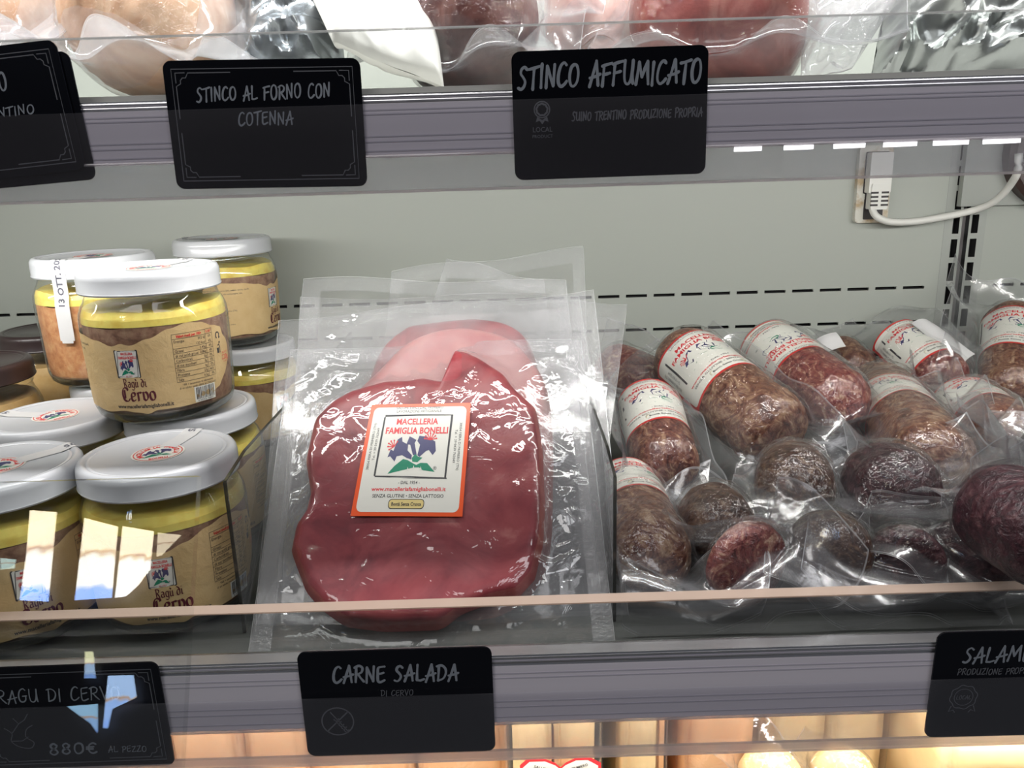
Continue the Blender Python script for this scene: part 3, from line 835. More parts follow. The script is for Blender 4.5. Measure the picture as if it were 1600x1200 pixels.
def jar_profile(k=1.0):
    return [(.001, .0006), (.030, .0006), (.036, .0012), (.0395, .0038), (.0412, .0085), (.0417, .014), (.0426, .040 * k), (.0428, .052 * k), (.0423, .0565 * k), (.0405, .0605 * k),
            (.0387, .0630 * k), (.0378, .0655 * k), (.0378, .0665 * k), (.0389, .0672 * k), (.0389, .0684 * k), (.0378, .069 * k), (.0378, JH * k - .006)]
def jar_R(z, k=1.0):
    pr = jar_profile(k)
    for (r0, z0), (r1, z1) in zip(pr, pr[1:]):
        if z0 <= z <= z1 and z1 > z0: return r0 + (r1 - r0) * (z - z0) / (z1 - z0)
    return pr[-1][0]
def mesh_of(o):
    me = o.data; bpy.data.objects.remove(o); return me
def lathe_mesh(name, prof, mat, n=72, wob=None, sharp=50):
    mb = MB(); mb.lathe(prof, n)
    if wob: mb.v = [wob(p) for p in mb.v]
    return mesh_of(mb.build(name, mat, sharp=sharp))
def contents_profile(z0, z1, k=1.0, ins=.0016):
    return [(.0005, z0)] + [(jar_R(z0 + (z1 - z0) * t, k) - ins if t > 0 else jar_R(z0, k) - ins - .003, z0 + (z1 - z0) * t) for t in [0, .03, .08, .15] + [.15 + .85 * i / 14 for i in range(1, 15)]] + [(.0005, z1)]
def wavy(z1, amp, seed):
    def f(p):
        if p.z > z1 - .004 and p.xy.length > .02:
            a = math.atan2(p.y, p.x)
            return Vector((p.x, p.y, p.z + amp * noise.noise(Vector((math.cos(a) * 1.6, math.sin(a) * 1.6, seed)))))
        return p
    return f
ME = {}
for key, k in (('s', 1.0), ('t', 1.25)):
    ME['glass' + key] = lathe_mesh('glass_jar', [p for p in jar_profile(k)], M['jar_glass'])
    ME['base' + key] = lathe_mesh('glass_base', [(.0005, .0008), (.030, .0008), (.0362, .0015), (.0394, .0040), (.0408, .0075), (.040, .0078), (.0005, .0050)], M['jar_base'])
ME['fill'] = lathe_mesh('ragu_filling', contents_profile(.0052, .0530), M['ragu'], wob=wavy(.0530, .0030, 1.3))
ME['fill_orange'] = lathe_mesh('ragu_filling', contents_profile(.0052, .0525), M['ragu_orange'], wob=wavy(.0525, .003, 2.3))
ME['fill_cream'] = lathe_mesh('sauce_filling', contents_profile(.0052, .076, 1.25), M['cream'])
ME['fat'] = lathe_mesh('fat_layer', contents_profile(.0520, .0600, ins=.0014), M['oil'], wob=wavy(.0600, .003, 4.1))
ME['fat_thin'] = lathe_mesh('fat_layer', contents_profile(.0515, .0595, ins=.0014), M['oil'], wob=wavy(.0595, .0025, 7.1))
def lid_profile(zt):
    return [(.0003, zt - .0012), (.0325, zt - .0012), (.0335, zt - .0008), (.0345, zt - .0006), (.0352, zt - .0009), (.0362, zt - .0002), (.0378, zt), (.0394, zt - .0006), (.0404, zt - .0020),
            (LR, zt - .0042), (LR, zt - .0102), (LR + .0004, zt - .0108), (LR, zt - .0116), (LR - .0010, zt - .0112), (.0380, zt - .0090), (.0380, zt - .004), (.0003, zt - .003)]
ME['lid'] = lathe_mesh('lid', lid_profile(JH), M['lid'], 96)
ME['lid_dark'] = lathe_mesh('lid', lid_profile(JH * 1.25), M['lid_dark'], 96)

def jar_label():
    """kraft label wrapped round the jar: x is the angle in degrees (0 faces forward), y the height in millimetres"""
    A = Art()
    top = [(-150, 46), (-120, 43), (-95, 49), (-70, 48), (-50, 46.0), (-36, 43.3), (-29, 44.6), (-22, 43.6), (-8, 46.5), (8, 50.5), (22, 52.5), (33, 51.5), (45, 48.5), (55, 46.5), (57, 42), (62, 39), (64, 35)]
    bot = [(-150, 12), (-120, 8), (-95, 9), (-70, 10), (-50, 8.5), (-36, 9.5), (-24, 8.5), (-16, 7.4), (-8, 9.2), (8, 9.2), (22, 9.5), (33, 11), (45, 15), (55, 21), (57, 22.5), (62, 27), (64, 30)]
    def ip(t, a):
        for (a0, b0), (a1, b1) in zip(t, t[1:]):
            if a0 <= a <= a1:
                u = (a - a0) / (a1 - a0); u = u * u * (3 - 2 * u) if a < 50 else u
                return b0 + (b1 - b0) * u
        return t[-1][1]
    n, m = 120, 14
    vs_, fs = [], []
    for j in range(m + 1):
        for i in range(n + 1):
            a = -150 + 214 * i / n
            vs_.append((a, ip(bot, a) + (ip(top, a) - ip(bot, a)) * j / m))
    fs = [(j * (n + 1) + i, j * (n + 1) + i + 1, (j + 1) * (n + 1) + i + 1, (j + 1) * (n + 1) + i) for j in range(m) for i in range(n)]
    A._add(vs_, fs, 7, 0)
    D = 1.34                                   # degrees per millimetre
    # emblem box
    E = Art(); S = 13.2
    T = lambda x, y: (((x - 288) / 734) * S - S / 2, S / 2 - ((y - 205) / 612) * S * 1.06)
    E.rect(-S / 2, -S * .56, S / 2, S / 2, 0, 0, 3, 3)
    emblem(E, T, 1)
    for x0, y0, x1, y1 in ((-S / 2 - .3, -S * .56, -S / 2 + .3, S / 2), (S / 2 - .3, -S * .56, S / 2 + .3, S / 2), (-S / 2, S / 2 - .3, S / 2, S / 2 + .3), (-S / 2, -S * .56 - .3, S / 2, -S * .56 + .3)):
        E.rect(x0, y0, x1, y1, 2, 1)
    E.text('dal 1954', 0, -S * .50, .8, 3, 1)
    A.merge(E, lambda x, y: (-26 + x * D, 34.5 + y), 1)
    def T2(fn, a, z, *ar, **kw):
        B = Art(); fn(B); A.merge(B, lambda x, y: (a + x * D, z + y), 2)
    T2(lambda B: B.nib('Ragù di', 0, 0, 4.4, 8, 0, width=13.5), -22.5, 22.0)
    T2(lambda B: B.nib('Cervo', 0, 0, 7.2, 8, 0, wn=.2, width=20.0), -21.0, 14.7)
    T2(lambda B: B.text('www.macelleriafamigliabonelli.it', 0, 0, 2.1, 2, 0, width=33, bold=.02), -18, 11.9)
    def table(B):
        w, h = 25.5, 25.0
        rows = [('Energia', '502 kJ', '6%'), ('', '120 kcal', '6%'), ('Grassi', '2,45g', '4%'), ('di cui acidi grassi', '0,86g', '4%'), ('Carboidrati', '0g', '0%'), ('di cui zuccheri', '0g', '0%'), ('Fibre', '0g', '0%'), ('Proteine', '23g', '46%'), ('Sale', '0,5g', '9%')]
        rh = h / 10
        ln = lambda x0, y0, x1, y1: B.stroke([(x0 + (x1 - x0) * i / 10, y0 + (y1 - y0) * i / 10) for i in range(11)], .18, 2, 0)
        for a_ in ((-w / 2, h / 2, w / 2, h / 2), (-w / 2, -h / 2, w / 2, -h / 2), (-w / 2, -h / 2, -w / 2, h / 2), (w / 2, -h / 2, w / 2, h / 2), (w / 2 - 5, -h / 2, w / 2 - 5, h / 2)): ln(*a_)
        B.text('Valori medi per 100g', -2.6, h / 2 - rh / 2, 1.45, 3, 0, width=15.5, bold=.03); B.text('% AR*', w / 2 - 2.5, h / 2 - rh / 2, 1.3, 3, 0, width=4, bold=.02)
        for k, (a_, b_, c_) in enumerate(rows):
            y = h / 2 - rh * (k + 1.5)
            if k != 1: ln(-w / 2, y + rh / 2, w / 2, y + rh / 2)
            if a_: B.text(a_, -w / 2 + .8, y, 1.5, 2, 0, align='L')
            B.text(b_, w / 2 - 5.6, y, 1.4, 2, 0, align='R'); B.text(c_, w / 2 - 1, y, 1.4, 2, 0, align='R')
        B.text('*AR = assunzione di riferimento', 0, -h / 2 - 1.6, 1.15, 2, 0, width=20); B.text('di un adulto medio (8400 kJ / 2000 kcal)', 0, -h / 2 - 3.3, 1.15, 2, 0, width=24)
    T2(table, 26, 34.8)
    def barcode(B):
        B.rect(-7.2, -4.3, 7.2, 4.0, 0, -.5, 4, 1)
        x = -6.2; rnd = random.Random(5)
        while x < 6.0:
            w = rnd.choice((.2, .3, .5)); B.rect(x, -2.8, x + w, 3.6, 2, 0); x += w + rnd.choice((.25, .35, .55))
        B.text('8 005356 758607', 0, -3.5, .9, 2, 0, width=11)
    T2(barcode, 31, 14.2)
    def icons(B):
        B.stroke([(1.6 * math.cos(t), 1.6 * math.sin(t)) for t in [math.radians(a) for a in range(-40, 250, 15)]], .7, 2, 0)
        B.poly([(.6, -1.9), (2.2, -1.6), (1.7, .1)], 2, 0)
        B.poly([(-1.4, -9.6), (.2, -9.6), (.4, -6.8), (-1.6, -6.8)], 2, 0)
        B.stroke([(1.2, -9.6), (1.3, -7), (.6, -5.0), (-.6, -5.6)], .7, 2, 0); B.disc(1.2, -4.0, .6, 2, 0, 10)
    T2(icons, 49.5, 42.5)
    T2(lambda B: (B.text('PESO NETTO', 0, 2.4, 1.0, 3, 0, width=6), B.text('220g', 0, 0, 2.8, 3, 0, width=7.0), B.text('℮ netto', 0, -2.5, 1.0, 3, 0, width=4)), 57.5, 30.0)
    rnd = random.Random(2)
    for k, (t, c_) in enumerate((('Ingredienti: carne di cervo 50%, sedano, carota, cipolla,', 2), ('pomodoro, vino rosso, olio extravergine, sale,', 2), ('spezie, aromi naturali.', 2), ('', 2), ('Prodotto da:', 2), ('Macelleria Famiglia Bonelli', 3), ('Fiera di Primiero di San Martino (TN)', 2), ('', 2), ('Conservare in frigo 0° +4°C', 2), ('', 2), ('Dopo l’apertura consumare entro', 2), ('pochi giorni.', 2))):
        if t: T2(lambda B, t=t, c_=c_: B.text(t, 0, 0, 1.25, c_, 0, align='L', bold=.02 if c_ == 3 else 0), -112, 43.5 - 2.5 * k)
    def to3(a, z, l):
        z *= .001; th = math.radians(a); r = jar_R(z) + .00018 + l * .00007
        return (r * math.sin(th), -r * math.cos(th), z)
    return mesh_of(A.to_mb(to3).build('paper_label', INK, sharp=None))
ME['label'] = jar_label()
def lid_sticker():
    A = Art()
    A.disc(0, 0, 13.6, 0, 0, 40)
    A.ring(0, 0, 12.4, .35, 2, 1); A.ring(0, 0, 12.4, .5, 3, 1.2, 20, lambda a: 1.0)
    A.arc_text('MACELLERIA FAMIGLIA', 0, 0, 9.6, 2.7, R(205), R(-25), 3, 1, .04)
    A.arc_text('BONELLI', 0, 0, 10.4, 2.2, R(-118), R(-62), 3, 1, .04) if False else A.text('BONELLI', 0, -9.2, 2.4, 3, 1, width=9.5, bold=.04)
    T = lambda x, y: ((x - 655) / 30, -(y - 575) / 30)
    B = Art(); emblem(B, T, 1)
    # only the flowers and leaves of the emblem
    keep = [i for i, m in enumerate(B.m) if m in (4, 5)]
    b = len(A.v); A.v.extend(B.v)
    for i in keep: A.f.append([b + k for k in B.f[i]]); A.m.append(B.m[i])
    return mesh_of(A.to_mb(lambda x, y, l: (x * .001, y * .001, JH - .0010 + l * .00008)).build('lid_sticker', INK, sharp=None))
ME['sticker'] = lid_sticker()
def seal_strip():
    """white paper strip from the lid down the side, facing -Y, with the date stamp"""
    A = Art(); Lh = 78.0
    path = [(.010, JH - .0009)] + [(.030, JH - .0009), (.0345, JH - .0003), (.0378, JH + .0003), (.0396, JH - .0003), (.0407, JH - .0018), (LR + .0003, JH - .0042), (LR + .0005, JH - .0115), (LR + .0006, JH - .02), (.0430, JH - .027), (.0432, .0300)]
    cum = [0]
    for (r0, z0), (r1, z1) in zip(path, path[1:]): cum.append(cum[-1] + math.hypot(r1 - r0, z1 - z0) * 1000)
    def at(s):
        for k in range(len(path) - 1):
            if s <= cum[k + 1] or k == len(path) - 2:
                t = (s - cum[k]) / (cum[k + 1] - cum[k]); return (path[k][0] + (path[k + 1][0] - path[k][0]) * t, path[k][1] + (path[k + 1][1] - path[k][1]) * t)
    A.rect(-5.3, 0, 5.3, cum[-1] - 1.5, 0, 0, 4, 60)
    A.rect(-4.1, cum[-1] - 1.5, 4.1, cum[-1], 0, 0, 4, 2)
    B = Art(); B.text('13 OTT. 2025', 0, 0, 4.4, 2, 1, width=34, bold=.03)
    A.merge(B, lambda x, y: (-y, 41 - x))
    def to3(x, s, l):
        r, z = at(s)
        return (x * .001, -math.sqrt(max(r * r - (x * .001) ** 2, 1e-9)) - l * .0001, z + (l * .0001 if s < 30 else 0))
    return mesh_of(A.to_mb(to3).build('seal_strip', [M['paper'], M['paper'], solid('stamp_ink', (.10, .10, .13), .6)], sharp=None))
ME['strip'] = seal_strip()

def jar(c, label, turn, fill='fill', strip=None, tall=False, dark=False, sticker=True, lab_=True, tip=None, group='jars of ragu'):
    """c: centre of the base in the world; turn: degrees the label front is turned from facing the eye"""
    face = -math.atan2(c[0], c[1])
    rot = Matrix.Rotation(face + R(turn), 3, 'Z')
    root = empty('ragu_jar' if not dark else 'sauce_jar', label, 'jar', c, rot, group)
    def put(name, me, parent=root, rz=0.0):
        o = bpy.data.objects.new(name, me); COL.objects.link(o); o.parent = parent
        if rz: o.rotation_euler = (0, 0, rz)
        return o
    k = 't' if tall else 's'
    put('glass_jar', ME['glass' + k]); put('glass_base', ME['base' + k])
    put('ragu_filling' if not dark else 'sauce_filling', ME[fill])
    if not dark: put('fat_layer', ME['fat' if fill == 'fill' else 'fat_thin'])
    lid = put('lid', ME['lid_dark' if dark else 'lid'])
    if sticker and not dark: put('lid_sticker', ME['sticker'], lid, R(-10 - turn * .5))
    if lab_ and not dark: put('paper_label', ME['label'])
    if strip is not None: put('seal_strip', ME['strip'], root, R(strip))
    return root
JSX, JSZ = .918, 1.057
for me_ in ME.values(): me_.transform(Matrix.Diagonal((JSX, JSX, JSZ, 1)))
JH *= JSZ; LR *= JSX
zl1, zl2 = FL + JH, FL + 2 * JH + .0006
def base_at(px, py, ztop, h=JH):
    p = PZ(px, py, ztop); return Vector((p.x, p.y, ztop - h))
jD = base_at(247, 708, zl1)
jE = base_at(0, 733, zl1)
jF = base_at(88, 660, zl1)
jG = base_at(296, 637, zl1)
jA = base_at(229, 414, zl2); jA.z = zl1 + .0004
jB = base_at(146, 402, zl2); jB.z = zl1 + .0004; jC = base_at(348, 385, zl2); jC.z = zl1 + .0004
for q, Y in ((jA, .455), (jB, .535), (jC, .645)): pass
print('jar depths', [(round(q.x, 3), round(q.y, 3)) for q in (jA, jB, jC, jD, jE, jF, jG)])

def fixY(px, py, Y, z):
    p = P(px, py, Y); return Vector((p.x, Y, z))
jA = fixY(231, 414, .452, zl1 + .0004); jB = fixY(146, 402, .535, zl1 + .0004); jC = fixY(348, 385, .648, zl1 + .0004)
jD = fixY(247, 708, .3775, FL); jE = fixY(-6, 725, .365, FL); jF = fixY(88, 655, .449, FL); jG = fixY(298, 637, .461, FL)
jH = Vector((jC.x + .012, jC.y - .004, FL)); jI = Vector((jB.x + .010, jB.y + .002, FL))
jar(jA, 'jar of ragu facing front, label fully readable, standing on the lids nearest the eye', 0, strip=140)
jar(jB, 'jar of orange ragu with a date strip hanging down its side', 168, fill='fill_orange', strip=-34 - 168, lab_=True)
jar(jC, 'jar of ragu at the rear of the upper layer, label turned half away', 84, strip=150)
jar(jD, 'front jar of ragu in the lower layer beside the divider, nutrition table visible', 16, strip=130)
jar(jE, 'front jar of ragu in the lower layer cut off by the left edge', 30, strip=75)
jar(jF, 'jar of ragu behind the cut-off front jar, only its white lid showing', 60, strip=170)
jar(jG, 'jar of ragu directly under the upper front jar, lid rim and yellow fat showing', 40)
jar(jH, 'jar of ragu under the rear upper jar, half hidden by the film packs', 60)
jar(jI, 'jar of ragu under the orange ragu jar, a sliver of lid showing', 20)
p = P(88, 508, .615); jar((p.x - .004, .615, FL), 'tall sauce jar with a dark lid and orange filling behind the ragu jars', 0, 'fill_cream', tall=True, dark=True, group='dark-lidded sauce jars')
p = P(-58, 548, .50); jar((p.x, .50, FL), 'tall dark-lidded sauce jar cut off by the left edge', 0, 'fill_cream', tall=True, dark=True, group='dark-lidded sauce jars')

# ------------------------------------------------------------------ vacuum film helpers
M['film'] = clear('clear_film', (.985, .985, .985), .012, (.88, .90, .92), .05, 1.9, bump=(48, .42, 1.8), edge=.25, patch=(40, .04))
M['film_back'] = clear('film_back', (.97, .97, .97), .05, (.86, .88, .90), .15, 1.2, bump=(50, .15), edge=.3)
M['film_seal'] = clear('embossed_film_seal', (.95, .95, .95), .10, (.86, .87, .92), .28, 1.25, bump=(600, .5, 0.0), edge=.3)
M['film_milky'] = clear('milky_film', (.95, .95, .96), .15, (.86, .86, .88), .12, 1.6, bump=(50, .3, 1.0), edge=.45, patch=(35, .12))
M['film_rim'] = clear('film_cut_edge', (.92, .92, .93), .40, (.90, .91, .92), .10, 2.0)
def blur(Hh, n):
    for _ in range(n):
        Q = np.pad(Hh, 1, mode='edge')
        Hh = (Q[1:-1, 1:-1] * 2 + Q[:-2, 1:-1] + Q[2:, 1:-1] + Q[1:-1, :-2] + Q[1:-1, 2:]) / 6
    return Hh
def drape(body, n, passes=3):
    Hh = body.copy()
    for _ in range(n):
        Hh = np.maximum(blur(Hh, passes), body)
        Hh[0, :] = Hh[-1, :] = 0; Hh[:, 0] = Hh[:, -1] = 0
    return Hh
def nfield(X, Y, f, seed, z=0.0):
    out = np.empty(X.shape)
    for j in range(X.shape[0]):
        for i in range(X.shape[1]):
            out[j, i] = noise.noise(Vector((X[j, i] * f, Y[j, i] * f, seed + z)))
    return out
def ridge(X, Y, f, seed, k=3.0):
    """sharp creases: 1 on a crease, 0 away from it"""
    return np.clip(1 - k * np.abs(nfield(X, Y, f, seed)), 0, 1) ** 1.5
def sheet(mb, pts, mat=0, matfn=None):
    ny, nx = len(pts), len(pts[0])
    b = len(mb.v)
    for row in pts: mb.v.extend(Vector(p) for p in row)
    for j in range(ny - 1):
        for i in range(nx - 1):
            mb.f.append([b + j * nx + i, b + j * nx + i + 1, b + (j + 1) * nx + i + 1, b + (j + 1) * nx + i])
            mb.m.append(matfn(i / (nx - 1), j / (ny - 1)) if matfn else mat)

# ------------------------------------------------------------------ leaning packs of carne salada
M['meat'] = solid('cured_red_meat', (.26, .035, .045), .33, spec=.45, stops=[(.28, (.13, .012, .020)), (.46, (.24, .032, .042)), (.60, (.31, .055, .062)), (.74, (.46, .16, .15))], nscale=24, ndetail=9, ndist=1.4, bump=(60, .12), sss=.12)
M['meat_rim'] = solid('meat_rim', (.30, .06, .05), .35, stops=[(.3, (.22, .035, .04)), (.7, (.38, .10, .08))], nscale=60)
M['meat_pink'] = solid('pale_pink_meat', (.40, .13, .13), .35, stops=[(.3, (.32, .08, .085)), (.7, (.47, .20, .18))], nscale=30, sss=.1)
class Slope:
    """a leaning plane: passes through (Yb, Zb) and (Yt, Zt), runs along X"""
    def __init__(s, Yb, Zb, Yt, Zt):
        s.o = Vector((0, Yb, Zb)); s.t = Vector((0, Yt - Yb, Zt - Zb)).normalized(); s.n = Vector((0, -s.t.z, s.t.y))
    def hit(s, px, py):
        d = ray(px, py); q = EYE + d * ((s.o - EYE).dot(s.n) / d.dot(s.n))
        return (q.x, (q - s.o).dot(s.t))
    def at(s, x, v, h=0.0): return s.o + Vector((x, 0, 0)) + s.t * v + s.n * h
def poly_sdf(X, Y, poly):
    """positive inside"""
    d = np.full(X.shape, 1e9); ins = np.zeros(X.shape, bool); n = len(poly)
    for i in range(n):
        (x0, y0), (x1, y1) = poly[i], poly[(i + 1) % n]
        ex, ey = x1 - x0, y1 - y0
        t = np.clip(((X - x0) * ex + (Y - y0) * ey) / (ex * ex + ey * ey + 1e-12), 0, 1)
        d = np.minimum(d, np.hypot(X - x0 - t * ex, Y - y0 - t * ey))
        c = ((y0 > Y) != (y1 > Y)) & (X < ex * (Y - y0) / (ey + 1e-12) + x0)
        ins ^= c
    return np.where(ins, d, -d)
def meat_pack(name_label, sl, corners, outline, th=.010, seed=1, curl=(0, 0, 0, 0), milky=.0, res=70, bottom_fold=True, meat='meat', wav=.002):
    """corners TL, TR, BR, BL in picture points on the slope; outline of the meat the same way (None: no meat shows)"""
    TL, TR, BR, BL = [sl.hit(*c) for c in corners]
    root = empty('meat_pack', name_label, 'meat pack', sl.at((BL[0] + BR[0]) / 2, (BL[1] + BR[1]) / 2), None, 'film packs of carne salada')
    org = root.location
    nx = ny = res
    ax = np.concatenate(([0, .0022], np.linspace(0, 1, res)[1:-1], [.9978, 1]))
    U, V = np.meshgrid(ax, ax); nx = ny = len(ax)
    X = (BL[0] * (1 - U) + BR[0] * U) * (1 - V) + (TL[0] * (1 - U) + TR[0] * U) * V
    Y = (BL[1] * (1 - U) + BR[1] * U) * (1 - V) + (TL[1] * (1 - U) + TR[1] * U) * V
    bend = wav * (nfield(X, Y, 14, seed + 20) + .6 * np.sin(U * 9 + seed) * V ** 2)
    for k, (w_, q) in enumerate(((V, 0), (U, 0), (1 - V, 0), (1 - U, 0))):
        if curl[k]: bend = bend + curl[k] * np.clip((w_ - .6) / .4, 0, 1) ** 2
    if bottom_fold:
        bend = np.where(Y < .012, bend * np.clip(Y / .012, 0, 1), bend)
    def bend_at(x, y):
        k = int(np.argmin((X - x) ** 2 + (Y - y) ** 2)); return float(bend.ravel()[k])
    body = np.zeros(X.shape)
    if outline:
        po = [sl.hit(*c) for c in outline]
        if len(po) < 20: po = smooth_pts(po + [po[0]], 4)[:-1]
        sd = poly_sdf(X, Y, po)
        t = np.clip(sd / (th * 1.1), 0, 1)
        body = th * np.sqrt(np.maximum(0, 1 - (1 - t) ** 2)) * (1 + .18 * nfield(X, Y, 28, seed) + .06 * nfield(X, Y, 80, seed + 3))
        body = np.where(sd > 0, body, 0)
        # the slab itself
        cx = sum(p[0] for p in po) / len(po); cy = sum(p[1] for p in po) / len(po)
        mb = MB()
        nr, na = 26, 140
        rad = []
        for k in range(na):
            a = 2 * math.pi * k / na; dx, dy = math.cos(a), math.sin(a); best = .01
            for i in range(len(po)):
                (x0, y0), (x1, y1) = po[i], po[(i + 1) % len(po)]
                ex, ey = x1 - x0, y1 - y0
                den = dx * ey - dy * ex
                if abs(den) < 1e-12: continue
                tt = ((x0 - cx) * ey - (y0 - cy) * ex) / den; uu = ((x0 - cx) * dy - (y0 - cy) * dx) / den
                if tt > 0 and -1e-6 <= uu <= 1 + 1e-6: best = max(best, tt)
            rad.append(best)
        def mp(u, v):
            k = int(round(u * na)) % na; rr = rad[k] * v; a = 2 * math.pi * k / na
            x, y = cx + rr * math.cos(a), cy + rr * math.sin(a)
            e = rad[k] * (1 - v); t_ = min(1, e / (th * 1.1))
            h = th * math.sqrt(max(0, 1 - (1 - t_) ** 2)) * (1 + .18 * noise.noise(Vector((x * 28, y * 28, seed))) + .06 * noise.noise(Vector((x * 80, y * 80, seed + 3))))
            return sl.at(x, y, h + .0002 + bend_at(x, y))
        mb.grid(mp, na, nr, 0, wrap_u=True)
        b = len(mb.v)
        for i, f in enumerate(mb.f):
            if i // na >= nr - 1: mb.m[i] = 1
        mb.build('meat_slab', [M[meat], M['meat_rim']], root, True, org, sharp=None)
    Hh = drape(body + .0002, 8, 4) + .0008
    # creases of the film running out from the meat, strongest just outside it
    slack = np.exp(-(Hh / .004) ** 2) * (.35 + .65 * np.exp(-((Hh - .003) / .003) ** 2))
    edge = np.minimum(np.minimum(U, 1 - U), np.minimum(V, 1 - V)); em = np.clip((edge - .05) / .06, 0, 1)
    cr_ = 1.0 if outline else .5
    Hh = Hh + cr_ * em * (.0022 * ridge(X, Y, 38, seed + 9) * (.25 + slack) + .0012 * ridge(X, Y, 85, seed + 4, 2.5) * (.3 + slack))
    e_ = .055
    def seal(u, v):
        i, j = int(round(u * (nx - 1))), int(round(v * (ny - 1)))
        if i == 0 or i >= nx - 2 or j >= ny - 2: return 2
        return 1 if (ax[i] < e_ or ax[i] > 1 - e_ - .01 or ax[j] > 1 - e_ - .01) else 0
    mb = MB()
    sheet(mb, [[sl.at(X[j, i], Y[j, i], Hh[j, i] + bend[j, i]) for i in range(nx)] for j in range(ny)], matfn=seal)
    film = mb.build('film', [M['film_milky' if milky else 'film'], M['film_seal'], M['film_rim']], root, True, org, sharp=None)
    mb = MB(); s2 = 2
    sheet(mb, [[sl.at(X[j, i], Y[j, i], bend[j, i] - .0003) for i in range(0, nx, s2)] for j in range(0, ny, s2)])
    mb.build('film_back', M['film_back'], root, True, org, sharp=None)
    hf = lambda x, y: None
    return root, sl, (X, Y, Hh + bend)
OUT1 = [(713, 553), (732, 556), (752, 566), (790, 590), (800, 606), (838, 640), (848, 700), (852, 790), (849, 850), (836, 905), (812, 932), (770, 942), (722, 960), (690, 985), (600, 988), (540, 980), (505, 955), (478, 925), (455, 862),
        (462, 826), (477, 805), (486, 770), (478, 720), (492, 660), (520, 632), (548, 616), (600, 600), (640, 598), (662, 594), (690, 600), (712, 600)]
s1 = Slope(.3345, FL + .0035, .467, FL + .112)
root, sl, (X, Y, Z_) = meat_pack('front pack of carne salada with the emblem label, leaning back on the others', s1, [(455, 549), (908, 530), (962, 1010), (387, 1030)], OUT1, .0075, 1.7, res=150, wav=.0012)
# its printed label, lying on the film
ca = [sl.hit(*c) for c in ((585, 647), (737.5, 645.5), (724.5, 821), (553, 819.5))]
xs_, ys_ = X.ravel(), Y.ravel(); zs_ = Z_.ravel()
def film_h(x, y):
    d = (xs_ - x) ** 2 + (ys_ - y) ** 2
    k = np.argpartition(d, 6)[:6]; w = 1 / (d[k] + 1e-8)
    return float((zs_[k] * w).sum() / w.sum())
hs = [film_h(*c) for c in ca]
_hg = [[0] * 13 for _ in range(13)]
for j in range(13):
    for i in range(13):
        u, v = i / 12, j / 12
        x = (ca[3][0] * (1 - u) + ca[2][0] * u) * (1 - v) + (ca[0][0] * (1 - u) + ca[1][0] * u) * v
        y = (ca[3][1] * (1 - u) + ca[2][1] * u) * (1 - v) + (ca[0][1] * (1 - u) + ca[1][1] * u) * v
        _hg[j][i] = film_h(x, y)
_hg = blur(np.array(_hg), 6)
hmax = float(_hg.max())
def lab_on_pack(u, v, l):
    x = (ca[3][0] * (1 - u) + ca[2][0] * u) * (1 - v) + (ca[0][0] * (1 - u) + ca[1][0] * u) * v
    y = (ca[3][1] * (1 - u) + ca[2][1] * u) * (1 - v) + (ca[0][1] * (1 - u) + ca[1][1] * u) * v
    fu, fv = min(max(u, 0), 1) * 12, min(max(v, 0), 1) * 12
    i, j = min(int(fu), 11), min(int(fv), 11); a, b = fu - i, fv - j
    h = (_hg[j, i] * (1 - a) + _hg[j, i + 1] * a) * (1 - b) + (_hg[j + 1, i] * (1 - a) + _hg[j + 1, i + 1] * a) * b
    return sl.at(x, y, h * .5 + hmax * .5 + .0006 + l * .00007)
LABEL.to_mb(lab_on_pack).build('printed_label', INK, root, True, root.location, sharp=None)
# the packs behind, each leaning on the next
OUT2 = [(690, 520), (740, 516), (800, 532), (842, 580), (860, 640), (864, 760), (850, 900), (760, 970), (600, 960), (520, 880), (500, 740), (535, 640), (590, 585), (640, 540)]
meat_pack('second pack from the front, broad sealed left edge, film top just above the front pack', Slope(.354, FL + .002, .489, FL + .127), [(435, 500), (927, 456), (985, 985), (398, 1005)], OUT2, .0075, 4.2, wav=.003, milky=1, meat='meat_pink', res=60)
OUT3 = [(640, 512), (740, 500), (815, 522), (845, 600), (850, 700), (830, 880), (700, 900), (600, 860), (560, 700), (590, 560)]
meat_pack('third pack from the front, its straight film top reaching furthest left', Slope(.375, FL + .002, .510, FL + .143), [(475, 437), (884, 441), (940, 930), (430, 950)], OUT3, .007, 6.1, wav=.003, res=56)
meat_pack('fourth pack from the front, film top leaning to the right', Slope(.391, FL + .002, .527, FL + .150), [(470, 466), (905, 462), (975, 900), (440, 930)], None, .008, 8.3, wav=.0035, res=50, milky=1)
meat_pack('pack with its upper left corner twisted up behind the others', Slope(.405, FL + .002, .543, FL + .166), [(697, 399), (850, 440), (900, 900), (540, 930)], None, .008, 10.9, wav=.004, res=50)
meat_pack('rearmost tall pack, clear film corner standing highest on the right', Slope(.423, FL + .002, .563, FL + .172), [(612, 424), (912, 385), (930, 880), (560, 900)], None, .008, 12.4, wav=.0035, res=50)
meat_pack('pack pushed sideways, its film corner sticking out to the right', Slope(.414, FL + .002, .550, FL + .150), [(760, 470), (981, 472), (925, 900), (640, 915)], OUT3 and None, .008, 15.2, wav=.0045, res=50, milky=1)

